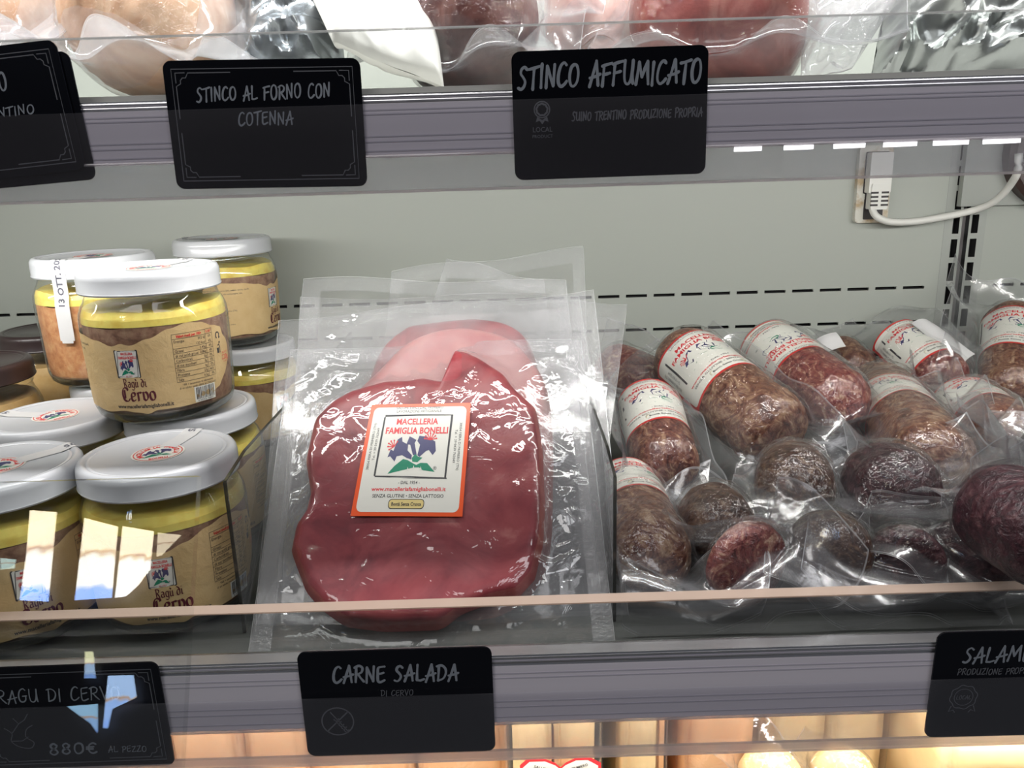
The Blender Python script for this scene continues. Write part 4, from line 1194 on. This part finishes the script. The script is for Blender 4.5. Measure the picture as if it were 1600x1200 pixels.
# clear dividers either side of the packs
def divider(px, y0, y1, py_top_back, label, Yf, Yr):
    p0 = P(px, y1, Yf); zt_ = P(px, y0, Yf).z
    pb = P(py_top_back[0], py_top_back[1], Yr)
    root = empty('shelf_divider', label, 'divider', (p0.x, Yf, FL), None, 'clear shelf dividers')
    mb = MB()
    t = .0012
    out = [(Yf, FL + .0003), (Yr, FL + .0003), (Yr, zt_ + .006), (Yf + .03, zt_ + .004), (Yf, zt_)]
    dx = (pb.x - p0.x)
    mb.prism([(y, z) for y, z in out], lambda y, z, d: (p0.x + d + dx * (y - Yf) / (Yr - Yf) * .0, y, z), -t / 2, t / 2)
    mb.build('panel', M['acrylic'], root, False, root.location)
    mb = MB()
    mb.box((p0.x - t / 2 - .0002, Yf - .0006, FL + .0003), (p0.x + t / 2 + .0002, Yf, zt_), 0)
    mb.prism([(Yf, zt_), (Yf + .03, zt_ + .004), (Yr, zt_ + .006), (Yr, zt_ + .0066), (Yf + .03, zt_ + .0046), (Yf, zt_ + .0006)], lambda y, z, d: (p0.x + d, y, z), -t / 2 - .0001, t / 2 + .0001)
    mb.build('edge', M['acrylic_dark'], root, False, root.location)
divider(377, 752, 945, (420, 650), 'clear shelf divider between the ragu jars and the meat packs', .345, .66)
divider(960, 745, 927, (945, 560), 'clear shelf divider between the meat packs and the salami', .345, .66)

# ------------------------------------------------------------------ salami in vacuum bags
def salami_mat(name, a, b, c, d, rough=.38):
    m = solid(name, b, rough, spec=.5, stops=[(.32, a), (.45, b), (.55, c), (.66, d)], nscale=85, ndist=2.6, ndetail=8, bump=(130, 1.0, .003))
    return m
M['sal_brown'] = salami_mat('salami_brown', (.028, .008, .008), (.12, .035, .028), (.20, .085, .055), (.42, .27, .17))
M['sal_tan'] = salami_mat('salami_tan', (.045, .014, .010), (.13, .048, .032), (.215, .112, .068), (.37, .25, .165))
M['sal_red'] = salami_mat('salami_red', (.05, .008, .010), (.16, .035, .035), (.23, .08, .062), (.44, .28, .20))
M['sal_dark'] = salami_mat('salami_dark', (.010, .002, .005), (.025, .005, .010), (.045, .010, .016), (.10, .045, .05))
M['sal_umber'] = salami_mat('salami_umber', (.016, .006, .004), (.045, .016, .010), (.075, .033, .018), (.16, .095, .055))
M['bag'] = clear('salami_bag', (.97, .97, .97), .030, (.80, .81, .86), .15, 1.5, bump=(45, .35, 1.2), edge=.28, patch=(30, .04))
M['bag_rim'] = clear('salami_bag_rim', (.9, .9, .91), .32, (.86, .87, .90), .10, 2.0)
M['bag_tight'] = clear('salami_bag_tight', (.985, .985, .98), .0, (.85, .86, .88), .035, 2.0, bump=(150, .9, 1.6), edge=.12)
def body_r(s, L, r, p0=2.2, p1=2.2, taper=0.0):
    """radius along the sausage; s from -1 (rear) to 1 (front)"""
    c = min(.9 * r * 2 / L, .8)
    a = abs(s); R0 = r * (1 - taper * max(0, s))
    if a <= 1 - c: return R0
    t = (a - (1 - c)) / c; p = p1 if s > 0 else p0
    return R0 * max(0, 1 - t ** p) ** (1 / p)
X_DIV = P(960, 745, .345).x + .0008
INK_S = list(INK); INK_S[1] = solid('ink_border_red', (.62, .04, .035), .3)
HEAP = []                                     # the heap is laid out first, settled, then built
def heap(label, p0, p1, r, *a, hard=1.0, **kw):
    A_, B_ = P(*p0), P(*p1)
    for q in (A_, B_):                        # rest on the deck, not below it
        zm = FL + r * 1.06 + .001
        if q.z < zm:
            w = EYE + (q - EYE) * ((zm - H) / (q.z - H)); q.x, q.y, q.z = w.x, max(w.y, .345), zm
    HEAP.append([label, A_, B_, r, a, kw, hard])
def seg_gap(a0, a1, b0, b1):
    best = None
    n = 9
    for i in range(n):
        p = a0 + (a1 - a0) * (i / (n - 1))
        d = b1 - b0; t = max(0, min(1, (p - b0).dot(d) / max(d.length_squared, 1e-12)))
        q = b0 + d * t
        if best is None or (p - q).length < best[0]: best = ((p - q).length, p - q)
    return best
def settle(xmin, n=160):
    def core(h):
        d = h[2] - h[1]; k = min(.42, .75 * h[3] / max(d.length, 1e-6)); return h[1] + d * k, h[2] - d * k
    for it in range(n):
        for i in range(len(HEAP)):
            for j in range(i + 1, len(HEAP)):
                a, b = HEAP[i], HEAP[j]
                if a[6] > 1e4 and b[6] > 1e4: continue
                if (a[1] + a[2] - b[1] - b[2]).length / 2 > .19: continue
                g, v = seg_gap(*core(a), *core(b)); need = (a[3] + b[3]) * 1.03
                if g < need:
                    v = v.normalized() if v.length > 1e-6 else Vector((0, 0, 1))
                    m = (need - g) * .5; wa = b[6] / (a[6] + b[6])
                    for h, s_ in ((a, wa), (b, wa - 1)):
                        w = v * m * s_; d = ((h[1] + h[2]) / 2 - EYE).normalized()
                        al = d * w.dot(d)                 # mostly towards or away from the eye
                        w = al * 1.3 + (w - al) * (.12 if h[6] > 1 else .45)
                        h[1] += w; h[2] += w
        for h in HEAP:
            r = h[3]; zm = FL + r * 1.05 + .001
            for q in (h[1], h[2]):
                if q.z < zm:
                    w = EYE + (q - EYE) * ((zm - H) / (q.z - H)); q.x, q.y, q.z = w.x, max(w.y, .34), zm
                q.y = min(q.y, WY - r * .9 - .004); q.x = max(q.x, xmin + r * 1.02 + .001)
            q = h[2]; q.y = max(q.y, .334 + min(r, .012))
def salami(label, p0, p1, r, roll=0.0, mat='sal_brown', lab=None, seed=1.0, fl=(.018, .018), tails=(.02, .035), gather=0.0, curl=(0, 0), tcurl=0.0, wave=.004, taper=0.0, flip=False, pw=(2.2, 2.2), group='vacuum-packed salami', name='salami', cat='salami', bag='bag', lab_w=.100, lab_h=.056, ref=(0, -.55, .83)):
    A_, B_ = (p0, p1) if isinstance(p0, Vector) else (P(*p0), P(*p1))
    L = (B_ - A_).length; c = (A_ + B_) / 2
    x = (B_ - A_).normalized(); rf = Vector(ref)
    z = (rf - x * rf.dot(x)).normalized(); y = z.cross(x)
    rot = Matrix((x, y, z)).transposed() @ Matrix.Rotation(roll, 3, 'X')
    root = empty(name, label, cat, c, rot, group)
    N = lambda a, b, d: noise.noise(Vector((a, b, d)))
    def rad(s, th):
        rb = body_r(s, L, r, pw[0], pw[1], taper)
        X, Yv, Zv = s * L / 2, rb * math.sin(th), rb * math.cos(th)
        w = 1 + .05 * N(X * 45 + seed, Yv * 45, Zv * 45)
        hi = 1.0
        if lab:                               # the skin is pressed smooth under the label
            dth = (th - lab[2] + math.pi) % (2 * math.pi) - math.pi
            if abs(X - lab[0] * L / 2) < lab_h * lab[1] * .56 and abs(dth) < lab_w * lab[1] / r * .56: hi = .0
        w += hi * (.03 * N(X * 120, Yv * 120 + seed, Zv * 120) + .018 * N(X * 260 + seed, Yv * 260, Zv * 260))
        if gather:
            t = max(0, (s - .35) / .65)
            w += gather * t * math.sin(17 * th + 2.5 * N(th * 2, seed, 0)) * (.6 + .4 * t)
        return rb * w
    nx, nt = 70, 56
    mb = MB()
    def ss(u): return -math.cos(math.pi * u) * .35 + (2 * u - 1) * .65
    mb.grid(lambda u, v: (ss(v) * L / 2, rad(ss(v), 2 * math.pi * u) * math.sin(2 * math.pi * u), rad(ss(v), 2 * math.pi * u) * math.cos(2 * math.pi * u)), nt, nx, wrap_u=True)
    mb.build('sausage', M[mat], root, True, sharp=None)
    if lab:
        s0, kk, ang = lab                     # centre along the axis, scale, turn about the axis
        w, h = lab_w * kk, lab_h * kk
        def to3(u, v, l):
            dx = (.5 - v) * h * (1 if not flip else -1)
            X = s0 * L / 2 + dx
            th = ang + (u - .5) * w / r * (1 if not flip else -1)
            rr = max(rad(max(-.98, min(.98, X / (L / 2))), th), r * .93) + .0004 + .00008 * l
            return (X, rr * math.sin(th), rr * math.cos(th))
        LABEL.to_mb(to3).build('paper_label', INK_S, root, True, sharp=None)
    # the bag: two sheets draped over the sausage and sealed flat around it
    n1, n2 = 84, 52
    xa, xb = -L / 2 - tails[0], L / 2 + tails[1]; ya, yb = -r - fl[0], r + fl[1]
    thin = lambda a, b, n: np.concatenate(([a, a + .0003], np.linspace(a, b, n - 2)[1:-1], [b - .0003, b]))
    xv, yv = thin(xa, xb, n1), thin(ya, yb, n2)
    Xg, Yg = np.meshgrid(xv, yv); n1, n2 = len(xv), len(yv)
    body = np.zeros(Xg.shape)
    for i in range(n1):
        s = Xg[0, i] / (L / 2)
        if abs(s) >= 1: continue
        rb = body_r(s, L, r, pw[0], pw[1], taper) * 1.045 + .0009
        for j in range(n2):
            q = rb * rb - Yg[j, i] ** 2
            if q > 0: body[j, i] = math.sqrt(q)
    Hh = drape(body, 5, 3)
    U = (Xg - xa) / (xb - xa); V = (Yg - ya) / (yb - ya)
    Hh = Hh + .0012 * ridge(Xg, Yg, 60, seed + 3) * np.clip(Hh / .004, 0, 1)
    Hh = Hh + .0004
    out_y = np.clip((np.abs(Yg) - r * .9) / max(max(fl), .001), 0, 1.4); out_f = np.clip((Xg - L / 2 * .97) / max(tails[1], .001), 0, 1.2); out_b = np.clip((-Xg - L / 2 * .97) / max(tails[0], .001), 0, 1.2)
    out = np.maximum(out_y, np.maximum(out_f, out_b))
    bend = wave * out * (np.sin(Xg * 95 + seed * 3) + .8 * np.sin(Yg * 80 + seed) * (out_f + out_b) + 1.2 * nfield(Xg, Yg, 35, seed + 7))
    bend = bend + np.where(Yg < 0, curl[0], curl[1]) * out_y ** 1.6 * .02 + tcurl * out_f ** 1.7 * .03
    mb = MB()
    def tight(u, v):
        i, j = int(round(u * (n1 - 1))), int(round(v * (n2 - 1)))
        if i == 0 or j == 0 or i >= n1 - 2 or j >= n2 - 2: return 2
        return 1 if abs(yv[j]) < r * .95 and abs(xv[i]) < L / 2 * .95 else 0
    mw = Matrix.Translation(c) @ rot.to_4x4(); mi = mw.inverted()
    def held(p, sgn):
        """film stops at the guard, the deck, the divider and the rear wall"""
        w = mw @ Vector(p)
        e = .0004 * sgn
        if name == 'packed_shank': w.z = max(w.z, FU + .0012 + e); w.y = max(w.y, .3895 + e)
        if name == 'salami':
            w.y = max(w.y, .3312 + e); w.z = max(w.z, FL + .0012 + e); w.x = max(w.x, X_DIV + .0012 + e); w.y = min(w.y, WY - .0015 + e)
        return mi @ w
    for sgn in (1, -1):
        sheet(mb, [[held((Xg[j, i], Yg[j, i], sgn * Hh[j, i] + bend[j, i]), sgn) for i in range(n1)] for j in range(n2)], matfn=tight)
    mb.build('vacuum_bag', [M[bag], M['bag_tight'], M['bag_rim']], root, True, sharp=None)
    return root
D = math.radians
# the pile, front to back, top to bottom of the heap
heap('big salami on top of the heap, emblem label uppermost, end towards the front', (1052, 545, .615), (1226, 690, .500), .0275, D(-6), 'sal_tan', (-.27, .95, D(-4)), 1.3, fl=(.024, .018), tails=(.012, .036), curl=(-1.0, .6), tcurl=-.9, pw=(2.4, 3.6), wave=.003, hard=1e5)
heap('salami on top of the heap with its label upside down and a gathered end', (1186, 535, .650), (1338, 655, .535), .0262, D(5), 'sal_red', (-.42, .92, D(-12)), 2.7, fl=(.018, .026), tails=(.01, .022), gather=.06, flip=True, curl=(-.6, -.8), tcurl=.6, pw=(2.2, 1.7), hard=1e5)
heap('salami under the big top one, its label facing left up to the divider', (1008, 622, .540), (1050, 752, .455), .0212, D(-10), 'sal_brown', (-.34, .85, D(4)), 3.1, fl=(.016, .012), tails=(.01, .022), curl=(.8, .2), tcurl=-.6, wave=.004, hard=1e5)
heap('lowest salami against the divider, tan wrinkled skin and half-hidden label', (974, 765, .475), (1012, 892, .40), .0205, D(-18), 'sal_tan', (-.62, .85, D(10)), 4.9, fl=(.010, .026), tails=(.01, .026), curl=(.5, .9), tcurl=-.6, wave=.006, hard=1e5)
heap('dark salami end at the back beside the divider', (940, 566, .665), (1030, 606, .62), .022, 0, 'sal_red', None, 5.2, fl=(.012, .012), tails=(.02, .02), curl=(.7, .7))
heap('salami with a bunched pleated end pointing forward in the middle of the heap', (1238, 738, .490), (1243, 772, .408), .0222, D(8), 'sal_umber', None, 6.4, fl=(.012, .018), tails=(.006, .032), gather=.08, curl=(-.3, -.6), tcurl=-.7, wave=.006, pw=(2.2, 1.8), hard=1e5)
heap('brown salami behind the looping film in the second layer', (1105, 790, .475), (1135, 850, .43), .0205, 0, 'sal_umber', None, 7.7, fl=(.014, .018), tails=(.01, .026), curl=(.8, -1.0), tcurl=.6, wave=.008, hard=1e5)
heap('deep red salami low at the front with a stiff film fan before it', (1150, 870, .425), (1190, 902, .362), .0215, D(12), 'sal_red', None, 8.8, fl=(.028, .022), tails=(.012, .026), curl=(1.6, 1.2), tcurl=-.4, wave=.006, hard=1e5)
heap('brown salami low at the front in the dark gap', (1292, 842, .455), (1300, 888, .395), .0210, D(-8), 'sal_umber', None, 9.5, fl=(.012, .030), tails=(.01, .026), curl=(.4, .9), tcurl=-.5, wave=.006, hard=1e5)
heap('purple-dark salami right of the pleated end, its film flap curling up', (1360, 735, .530), (1425, 795, .445), .0255, D(6), 'sal_dark', None, 10.3, fl=(.012, .036), tails=(.010, .040), curl=(.3, 1.0), tcurl=.9, wave=.007, hard=1e5)
heap('tan salami with its label tilted sideways, right half of the heap', (1370, 605, .640), (1470, 740, .530), .0262, D(14), 'sal_tan', (-.18, .9, D(-10)), 11.1, fl=(.024, .026), tails=(.02, .024), curl=(.8, 1.0), wave=.008, hard=1e5)
heap('dark red salami at the back with white film ears and a labelled edge', (1395, 530, .680), (1492, 610, .610), .0235, D(20), 'sal_red', (-.25, .9, D(30)), 12.6, fl=(.036, .030), tails=(.034, .02), curl=(1.2, -.8), wave=.006, hard=1e5)
heap('salami lying along the back with a green-and-white label end', (1490, 625, .640), (1600, 705, .570), .0250, D(-20), 'sal_brown', (-.35, .9, D(-10)), 13.4, fl=(.02, .024), tails=(.02, .02), curl=(.8, .8), wave=.007)
heap('upright salami at the right edge, label lettering readable across it', (1582, 490, .690), (1576, 632, .615), .0230, D(0), 'sal_tan', (-.22, .95, D(-8)), 14.2, fl=(.036, .03), tails=(.030, .03), curl=(.9, .3), wave=.009, hard=1e5)
heap('dark salami cut off by the right edge', (1560, 700, .560), (1640, 790, .470), .0265, D(0), 'sal_dark', None, 15.5, fl=(.030, .02), tails=(.02, .02), curl=(1.0, .4), wave=.007)
heap('dark salami low in front with angular film flaps', (1412, 868, .420), (1416, 895, .375), .0190, D(10), 'sal_dark', None, 16.7, fl=(.028, .030), tails=(.01, .026), curl=(.8, -.9), tcurl=-.4, wave=.006, hard=1e5)
heap('dark purple salami with a pale spot, low at the front right', (1522, 858, .430), (1530, 903, .360), .0205, D(-6), 'sal_dark', None, 17.1, fl=(.030, .030), tails=(.014, .024), curl=(-.8, 1.2), wave=.006, hard=1e5)
heap('umber salami low at the right edge of the heap', (1570, 820, .47), (1612, 880, .40), .0235, D(0), 'sal_umber', None, 18.9, fl=(.026, .02), tails=(.014, .03), curl=(.8, .5), wave=.006)
heap('salami hidden under a white paper slip at the back of the heap', (1300, 535, .700), (1375, 600, .64), .0225, D(0), 'sal_tan', None, 19.6, fl=(.02, .02), tails=(.02, .02), curl=(.8, .8), wave=.008)
for k, (a, b, r_, mt, lb) in enumerate((
        ((1480, 765, .56), (1545, 830, .49), .024, 'sal_dark', 'dark salami in the hollow right of the purple one'),
        ((1590, 900, .42), (1650, 960, .37), .022, 'sal_dark', 'dark salami lowest at the right edge near the guard'))):
    heap(lb, a, b, r_, D(15 * k), mt, None, 61.7 + 3.3 * k, hard=.3, fl=(.006, .008), tails=(.008, .010))
settle(P(960, 745, .345).x)
for lb, a, b, r_, ar, kw, hd in HEAP: salami(lb, a, b, r_, *ar, **kw)
# white slips lying on the bags at the back of the heap
def slip(label, pts, Y):
    q = [P(x, y, Y + d) for x, y, d in pts]; c = sum(q, Vector()) / 4
    root = empty('paper_slip', label, 'paper slip', c, None, 'white paper slips on the heap')
    mb = MB(); n = (q[1] - q[0]).cross(q[3] - q[0]).normalized()
    if n.y > 0: n = -n
    rows = [[((q[0] * (1 - u) + q[1] * u) * (1 - v) + (q[3] * (1 - u) + q[2] * u) * v) + n * (.003 * math.sin(math.pi * u) + .001 * math.sin(5 * v)) for u in [i / 16 for i in range(17)]] for v in [j / 8 for j in range(9)]]
    sheet(mb, rows); sheet(mb, [[p - n * .0004 for p in r_] for r_ in rows])
    mb.build('paper', M['paper'], root, True, c, sharp=None)
slip('long white paper slip slanting over the dark red salami near the post', [(1424, 505, .03), (1448, 499, .03), (1524, 552, .0), (1500, 572, -.01)], .625)
slip('small white paper slip standing behind the upside-down label salami', [(1272, 532, .0), (1306, 519, .0), (1322, 540, -.01), (1280, 556, -.01)], .655)

# ------------------------------------------------------------------ upper shelf: vacuum-packed shanks and foil bags
def stops_mat(name, a, b, c, rough=.4, sc=40, dist=1.0, bump=(60, .4), sss=.1):
    return solid(name, b, rough, spec=.5, stops=[(.3, a), (.5, b), (.7, c)], nscale=sc, ndist=dist, ndetail=6, bump=bump, sss=sss)
M['shank_tan'] = stops_mat('roast_shank_skin', (.42, .22, .13), (.58, .36, .23), (.68, .50, .36))
M['shank_dark'] = stops_mat('smoked_shank_skin', (.03, .010, .010), (.07, .022, .020), (.14, .06, .048))
M['shank_red'] = stops_mat('smoked_meat_red', (.12, .020, .020), (.22, .050, .042), (.34, .14, .11))
M['shank_pink'] = stops_mat('pale_shank_meat', (.42, .20, .17), (.54, .30, .25), (.66, .45, .38))
M['white_bag'] = solid('white_bag_plastic', (.74, .74, .70), .3, spec=.5, bump=(30, .15))
M['foil'] = solid('silver_foil', (.34, .36, .35), .28, metal=.85, bump=(50, .25))
M['foil_grey'] = solid('grey_foil', (.30, .33, .35), .25, metal=.8, bump=(50, .25))
def pillow(label, corners, Y, bulge, mat, seed, name, cat, wr=.004, group=None, film=None, res=56, tilt=0.0, kf=26):
    """a soft bag between four picture corners TL TR BR BL, each with its own depth, bulging to both sides and sealed at its rim"""
    C_ = [P(x, y, Y + d) for x, y, d in corners]
    c0 = sum(C_, Vector()) / 4
    root = empty(name, label, cat, c0, None, group)
    nrm = (C_[1] - C_[0]).cross(C_[3] - C_[0]).normalized()
    if nrm.y > 0: nrm = -nrm
    W_ = (C_[1] - C_[0]).length; H_ = (C_[3] - C_[0]).length
    def side(sg):
        rows = []
        for j in range(res + 1):
            row = []
            for i in range(res + 1):
                u, v = i / res, j / res
                p = (C_[0] * (1 - u) + C_[1] * u) * (1 - v) + (C_[3] * (1 - u) + C_[2] * u) * v
                e = min(u, 1 - u, v, 1 - v); k = min(1, e / .32); k = math.sqrt(max(0, 1 - (1 - k) ** 2))
                n1 = 1 - 2.6 * abs(noise.noise(Vector((u * W_ * kf, v * H_ * kf, seed + sg)))); n2 = 1 - 2.6 * abs(noise.noise(Vector((u * W_ * kf * 2.4 + 5, v * H_ * kf * 2.4, seed))))
                h = sg * bulge * k * (1 + .25 * noise.noise(Vector((u * 3, v * 3, seed)))) + wr * min(1, e / .1 + .25) * (max(0, n1) + .5 * max(0, n2) + .8 * noise.noise(Vector((u * 4, v * 4, seed + 9))))
                row.append(p + nrm * h)
            rows.append(row)
        return rows
    mb = MB(); sheet(mb, side(1)); sheet(mb, side(-1))
    mb.build('bag', mat, root, True, c0, sharp=25 if mat in (M['foil'], M['foil_grey']) else None)
    return root
UG = 'vacuum-packed shanks on the upper shelf'
def up(label, p0, p1, r, mat, seed, **kw):
    p0, p1 = P(*p0), P(*p1)
    for q in (p0, p1): q.z = max(q.z, FU + r * 1.06 + .001)
    kw.setdefault('fl', (.02, .02)); kw.setdefault('tails', (.03, .03)); kw.setdefault('bag', 'film_milky')
    return salami(label, p0, p1, r, kw.pop('roll', 0), mat, None, seed, group=UG, name='packed_shank', cat='packed meat', **kw)
up('pale tan roast shank in clear film at the upper left beside the framed cards', (128, 22, .495), (352, 30, .470), .0415, 'shank_tan', 31.0, curl=(.6, .4), wave=.008, pw=(2.0, 2.6), taper=.15)
up('pale shank bag at the far upper left above the tilted card', (-120, 20, .50), (70, 15, .485), .041, 'shank_tan', 32.0, wave=.008)
up('dark smoked shank in film between the white bag and the right upper card', (630, 40, .50), (835, 45, .475), .0400, 'shank_dark', 33.0, wave=.008, curl=(.4, .5), bag='bag')
up('pale pink shank behind the STINCO AFFUMICATO card', (850, 12, .580), (1010, 10, .575), .046, 'shank_pink', 34.0, wave=.008)
up('red smoked meat in film right of the STINCO AFFUMICATO card', (985, 38, .500), (1262, 46, .470), .0395, 'shank_red', 35.0, wave=.006, curl=(.5, -.5), pw=(2.2, 3.4), tails=(.02, .045), bag='bag')
pillow('white plastic bag with a ribbed seal between the framed card and the dark shank', [(455, -70, .06), (670, -60, .05), (694, 138, .0), (520, 66, -.01)], .435, .012, M['white_bag'], 3.3, 'white_bag', 'bag', .003)
pillow('grey foil bag on the upper shelf left of the white bag', [(368, -60, .05), (520, -60, .05), (545, 142, .0), (378, 150, .0)], .465, .018, M['foil_grey'], 5.1, 'foil_bag', 'bag', .006, 'foil bags on the upper shelf')
pillow('crumpled silver foil bag at the upper right end of the shelf', [(1398, -60, .06), (1680, -70, .06), (1660, 138, .0), (1352, 148, .0)], .455, .022, M['foil'], 7.7, 'foil_bag', 'bag', .013, 'foil bags on the upper shelf', kf=30, res=80)
pillow('clear film bag with pale contents beside the silver foil bag', [(1262, -60, .05), (1440, -60, .05), (1330, 110, .0), (1250, 124, .0)], .448, .012, M['film_milky'], 9.2, 'film_bag', 'bag', .006)

# ------------------------------------------------------------------ bottom shelf: blocks of cheese in film
M['cheese'] = solid('cream_cheese_paste', (.70, .52, .27), .45, stops=[(.3, (.66, .47, .23)), (.7, (.74, .57, .32))], nscale=25, sss=.1)
M['cheese_peach'] = solid('peach_cheese_paste', (.74, .42, .22), .45, stops=[(.3, (.68, .36, .17)), (.7, (.80, .52, .30))], nscale=14, sss=.1)
M['rind'] = solid('cheese_rind', (.55, .30, .14), .5)
def cheese(label, px0, px1, Y, h, mat, seed, wrap=True, rind=False, dep=.10, ref_y=1165):
    a, b = P(px0, ref_y, Y), P(px1, ref_y, Y)
    x0, x1 = a.x, b.x
    root = empty('cheese_block', label, 'cheese', ((x0 + x1) / 2, Y + dep / 2, FB), None, 'blocks of cheese on the bottom shelf')
    bm = bmesh.new(); bmesh.ops.create_cube(bm, size=1)
    for v in bm.verts:
        v.co = Vector((v.co.x * (x1 - x0), v.co.y * dep, (v.co.z + .5) * h + .0006))
    bmesh.ops.bevel(bm, geom=bm.edges[:], offset=min(.004, (x1 - x0) * .2), segments=3, affect='EDGES')
    bmesh.ops.subdivide_edges(bm, edges=[e for e in bm.edges if e.calc_length() > .02], cuts=6, use_grid_fill=True)
    for v in bm.verts:
        v.co += Vector((noise.noise(v.co * 30 + Vector((seed, 0, 0))), noise.noise(v.co * 30 + Vector((0, seed, 0))), 0)) * .0015
    me = bpy.data.meshes.new('cheese_paste'); bm.to_mesh(me); bm.free(); me.materials.append(M[mat]); me.shade_smooth()
    o = bpy.data.objects.new('cheese_paste', me); COL.objects.link(o); o.parent = root
    if rind:
        mb = MB(); w = (x1 - x0) / 2
        mb.box((w - .0015, -dep / 2 - .0004, .004), (w + .0012, dep / 2, h - .004)); mb.build('rind', M['rind'], root, False)
    if wrap:
        w = (x1 - x0) / 2 + .004; n = 36
        rows = []
        for j in range(n + 1):
            row = []
            for i in range(n + 1):
                u, v = i / n, j / n
                x = -w + 2 * w * u; z = .002 + (h + .01) * v
                e = min(u, 1 - u, v, 1 - v)
                y = -dep / 2 - .0022 + .006 * max(0, 1 - e / .12) ** 2 + .0035 * min(1, e / .08 + .3) * (1 - 2.4 * abs(noise.noise(Vector((x * 40, z * 25, seed))))) * -.6
                row.append(Vector((x, y, z)))
            rows.append(row)
        mb = MB(); sheet(mb, rows); mb.build('film', M['film'], root, True, sharp=None)
    return root
ch = [('peach cheese block at the bottom left under the ragu card', -40, 60, .40, .150, 'cheese_peach'), ('peach cheese block behind the ragu card', 70, 262, .395, .150, 'cheese_peach'),
      ('broad peach cheese block under the rail, right of the ragu card', 268, 372, .389, .150, 'cheese_peach'), ('orange-peach cheese block just left of the CARNE SALADA card', 378, 470, .390, .150, 'cheese_peach'),
      ('cheese block hidden below the CARNE SALADA card', 478, 640, .395, .150, 'cheese_peach'), ('peach cheese block at the right edge of the CARNE SALADA card', 650, 790, .395, .145, 'cheese_peach'),
      ('cream cheese slab carrying the red-edged white label', 800, 862, .372, .150, 'cheese'), ('second cream slab, right half of the red-edged label before it', 866, 930, .374, .150, 'cheese'),
      ('narrow cream cheese slice with a brown rind edge', 974, 1034, .385, .150, 'cheese'), ('pale peach cheese block in shiny film right of the narrow slice', 1068, 1180, .40, .145, 'cheese_peach'),
      ('cream cheese block under the long bare stretch of the rail', 1200, 1290, .41, .140, 'cheese'), ('cream cheese block left of the big wedge', 1298, 1380, .41, .140, 'cheese'),
      ('large cream wedge below the SALAME card', 1490, 1640, .355, .118, 'cheese')]
for k, (lb, a, b, Y, h, mt) in enumerate(ch):
    cheese(lb, a, b, Y, h, mt, 3.1 * k + 1, rind=k in (8,), wrap=True)
# beige sausages in film before the blocks
for k, (a, b, lb) in enumerate(((1180, 1260, 'left of two beige sausages in film showing under the lower rail'), (1300, 1352, 'right of two beige sausages in film showing under the lower rail'))):
    salami(lb, (a + 6, 1232, .372), ((a + b) / 2, 1194, .392), .0175, 0, 'cheese', None, 50 + k, fl=(.012, .012), tails=(.01, .012), group='beige sausages on the bottom shelf', name='beige_sausage', cat='sausage', bag='film')
# the white label with its red border, folded over the two cream slabs
A = Art()
hp = [(-22, 10), (-22, 16), (-18, 20), (-9, 20), (-3, 17), (0, 14), (3, 17), (9, 20), (16, 20), (22, 16), (22, 10), (22, -22), (-22, -22)]
A.poly(hp, 3, 0); A.poly([(x * .93, y * .92 - (.3 if y > 0 else -.3)) for x, y in hp], 0, 1)
A.text('SALUMI', -10.5, 14.2, 1.7, 2, 2, width=8, rot=-.30, bold=.01); A.text('PRIMIERO', 10.5, 14.2, 1.7, 2, 2, width=9, rot=.28, bold=.01)
B = Art(); emblem(B, lambda x, y: ((x - 655) / 22, -(y - 520) / 22 - 4), 2)
b_ = len(A.v); A.v.extend(B.v)
for f, m in zip(B.f, B.m): A.f.append([b_ + i for i in f]); A.m.append(m)
lc = P(876, 1218, .364)
lroot = empty('cheese_label', 'white cheese label with a wavy red border at the bottom edge of the picture', 'label', (lc.x, lc.y, lc.z))
A.to_mb(lambda x, y, l: (x * .001, -l * .00012, y * .001 - .006)).build('printed_paper', INK, lroot, True, sharp=None)
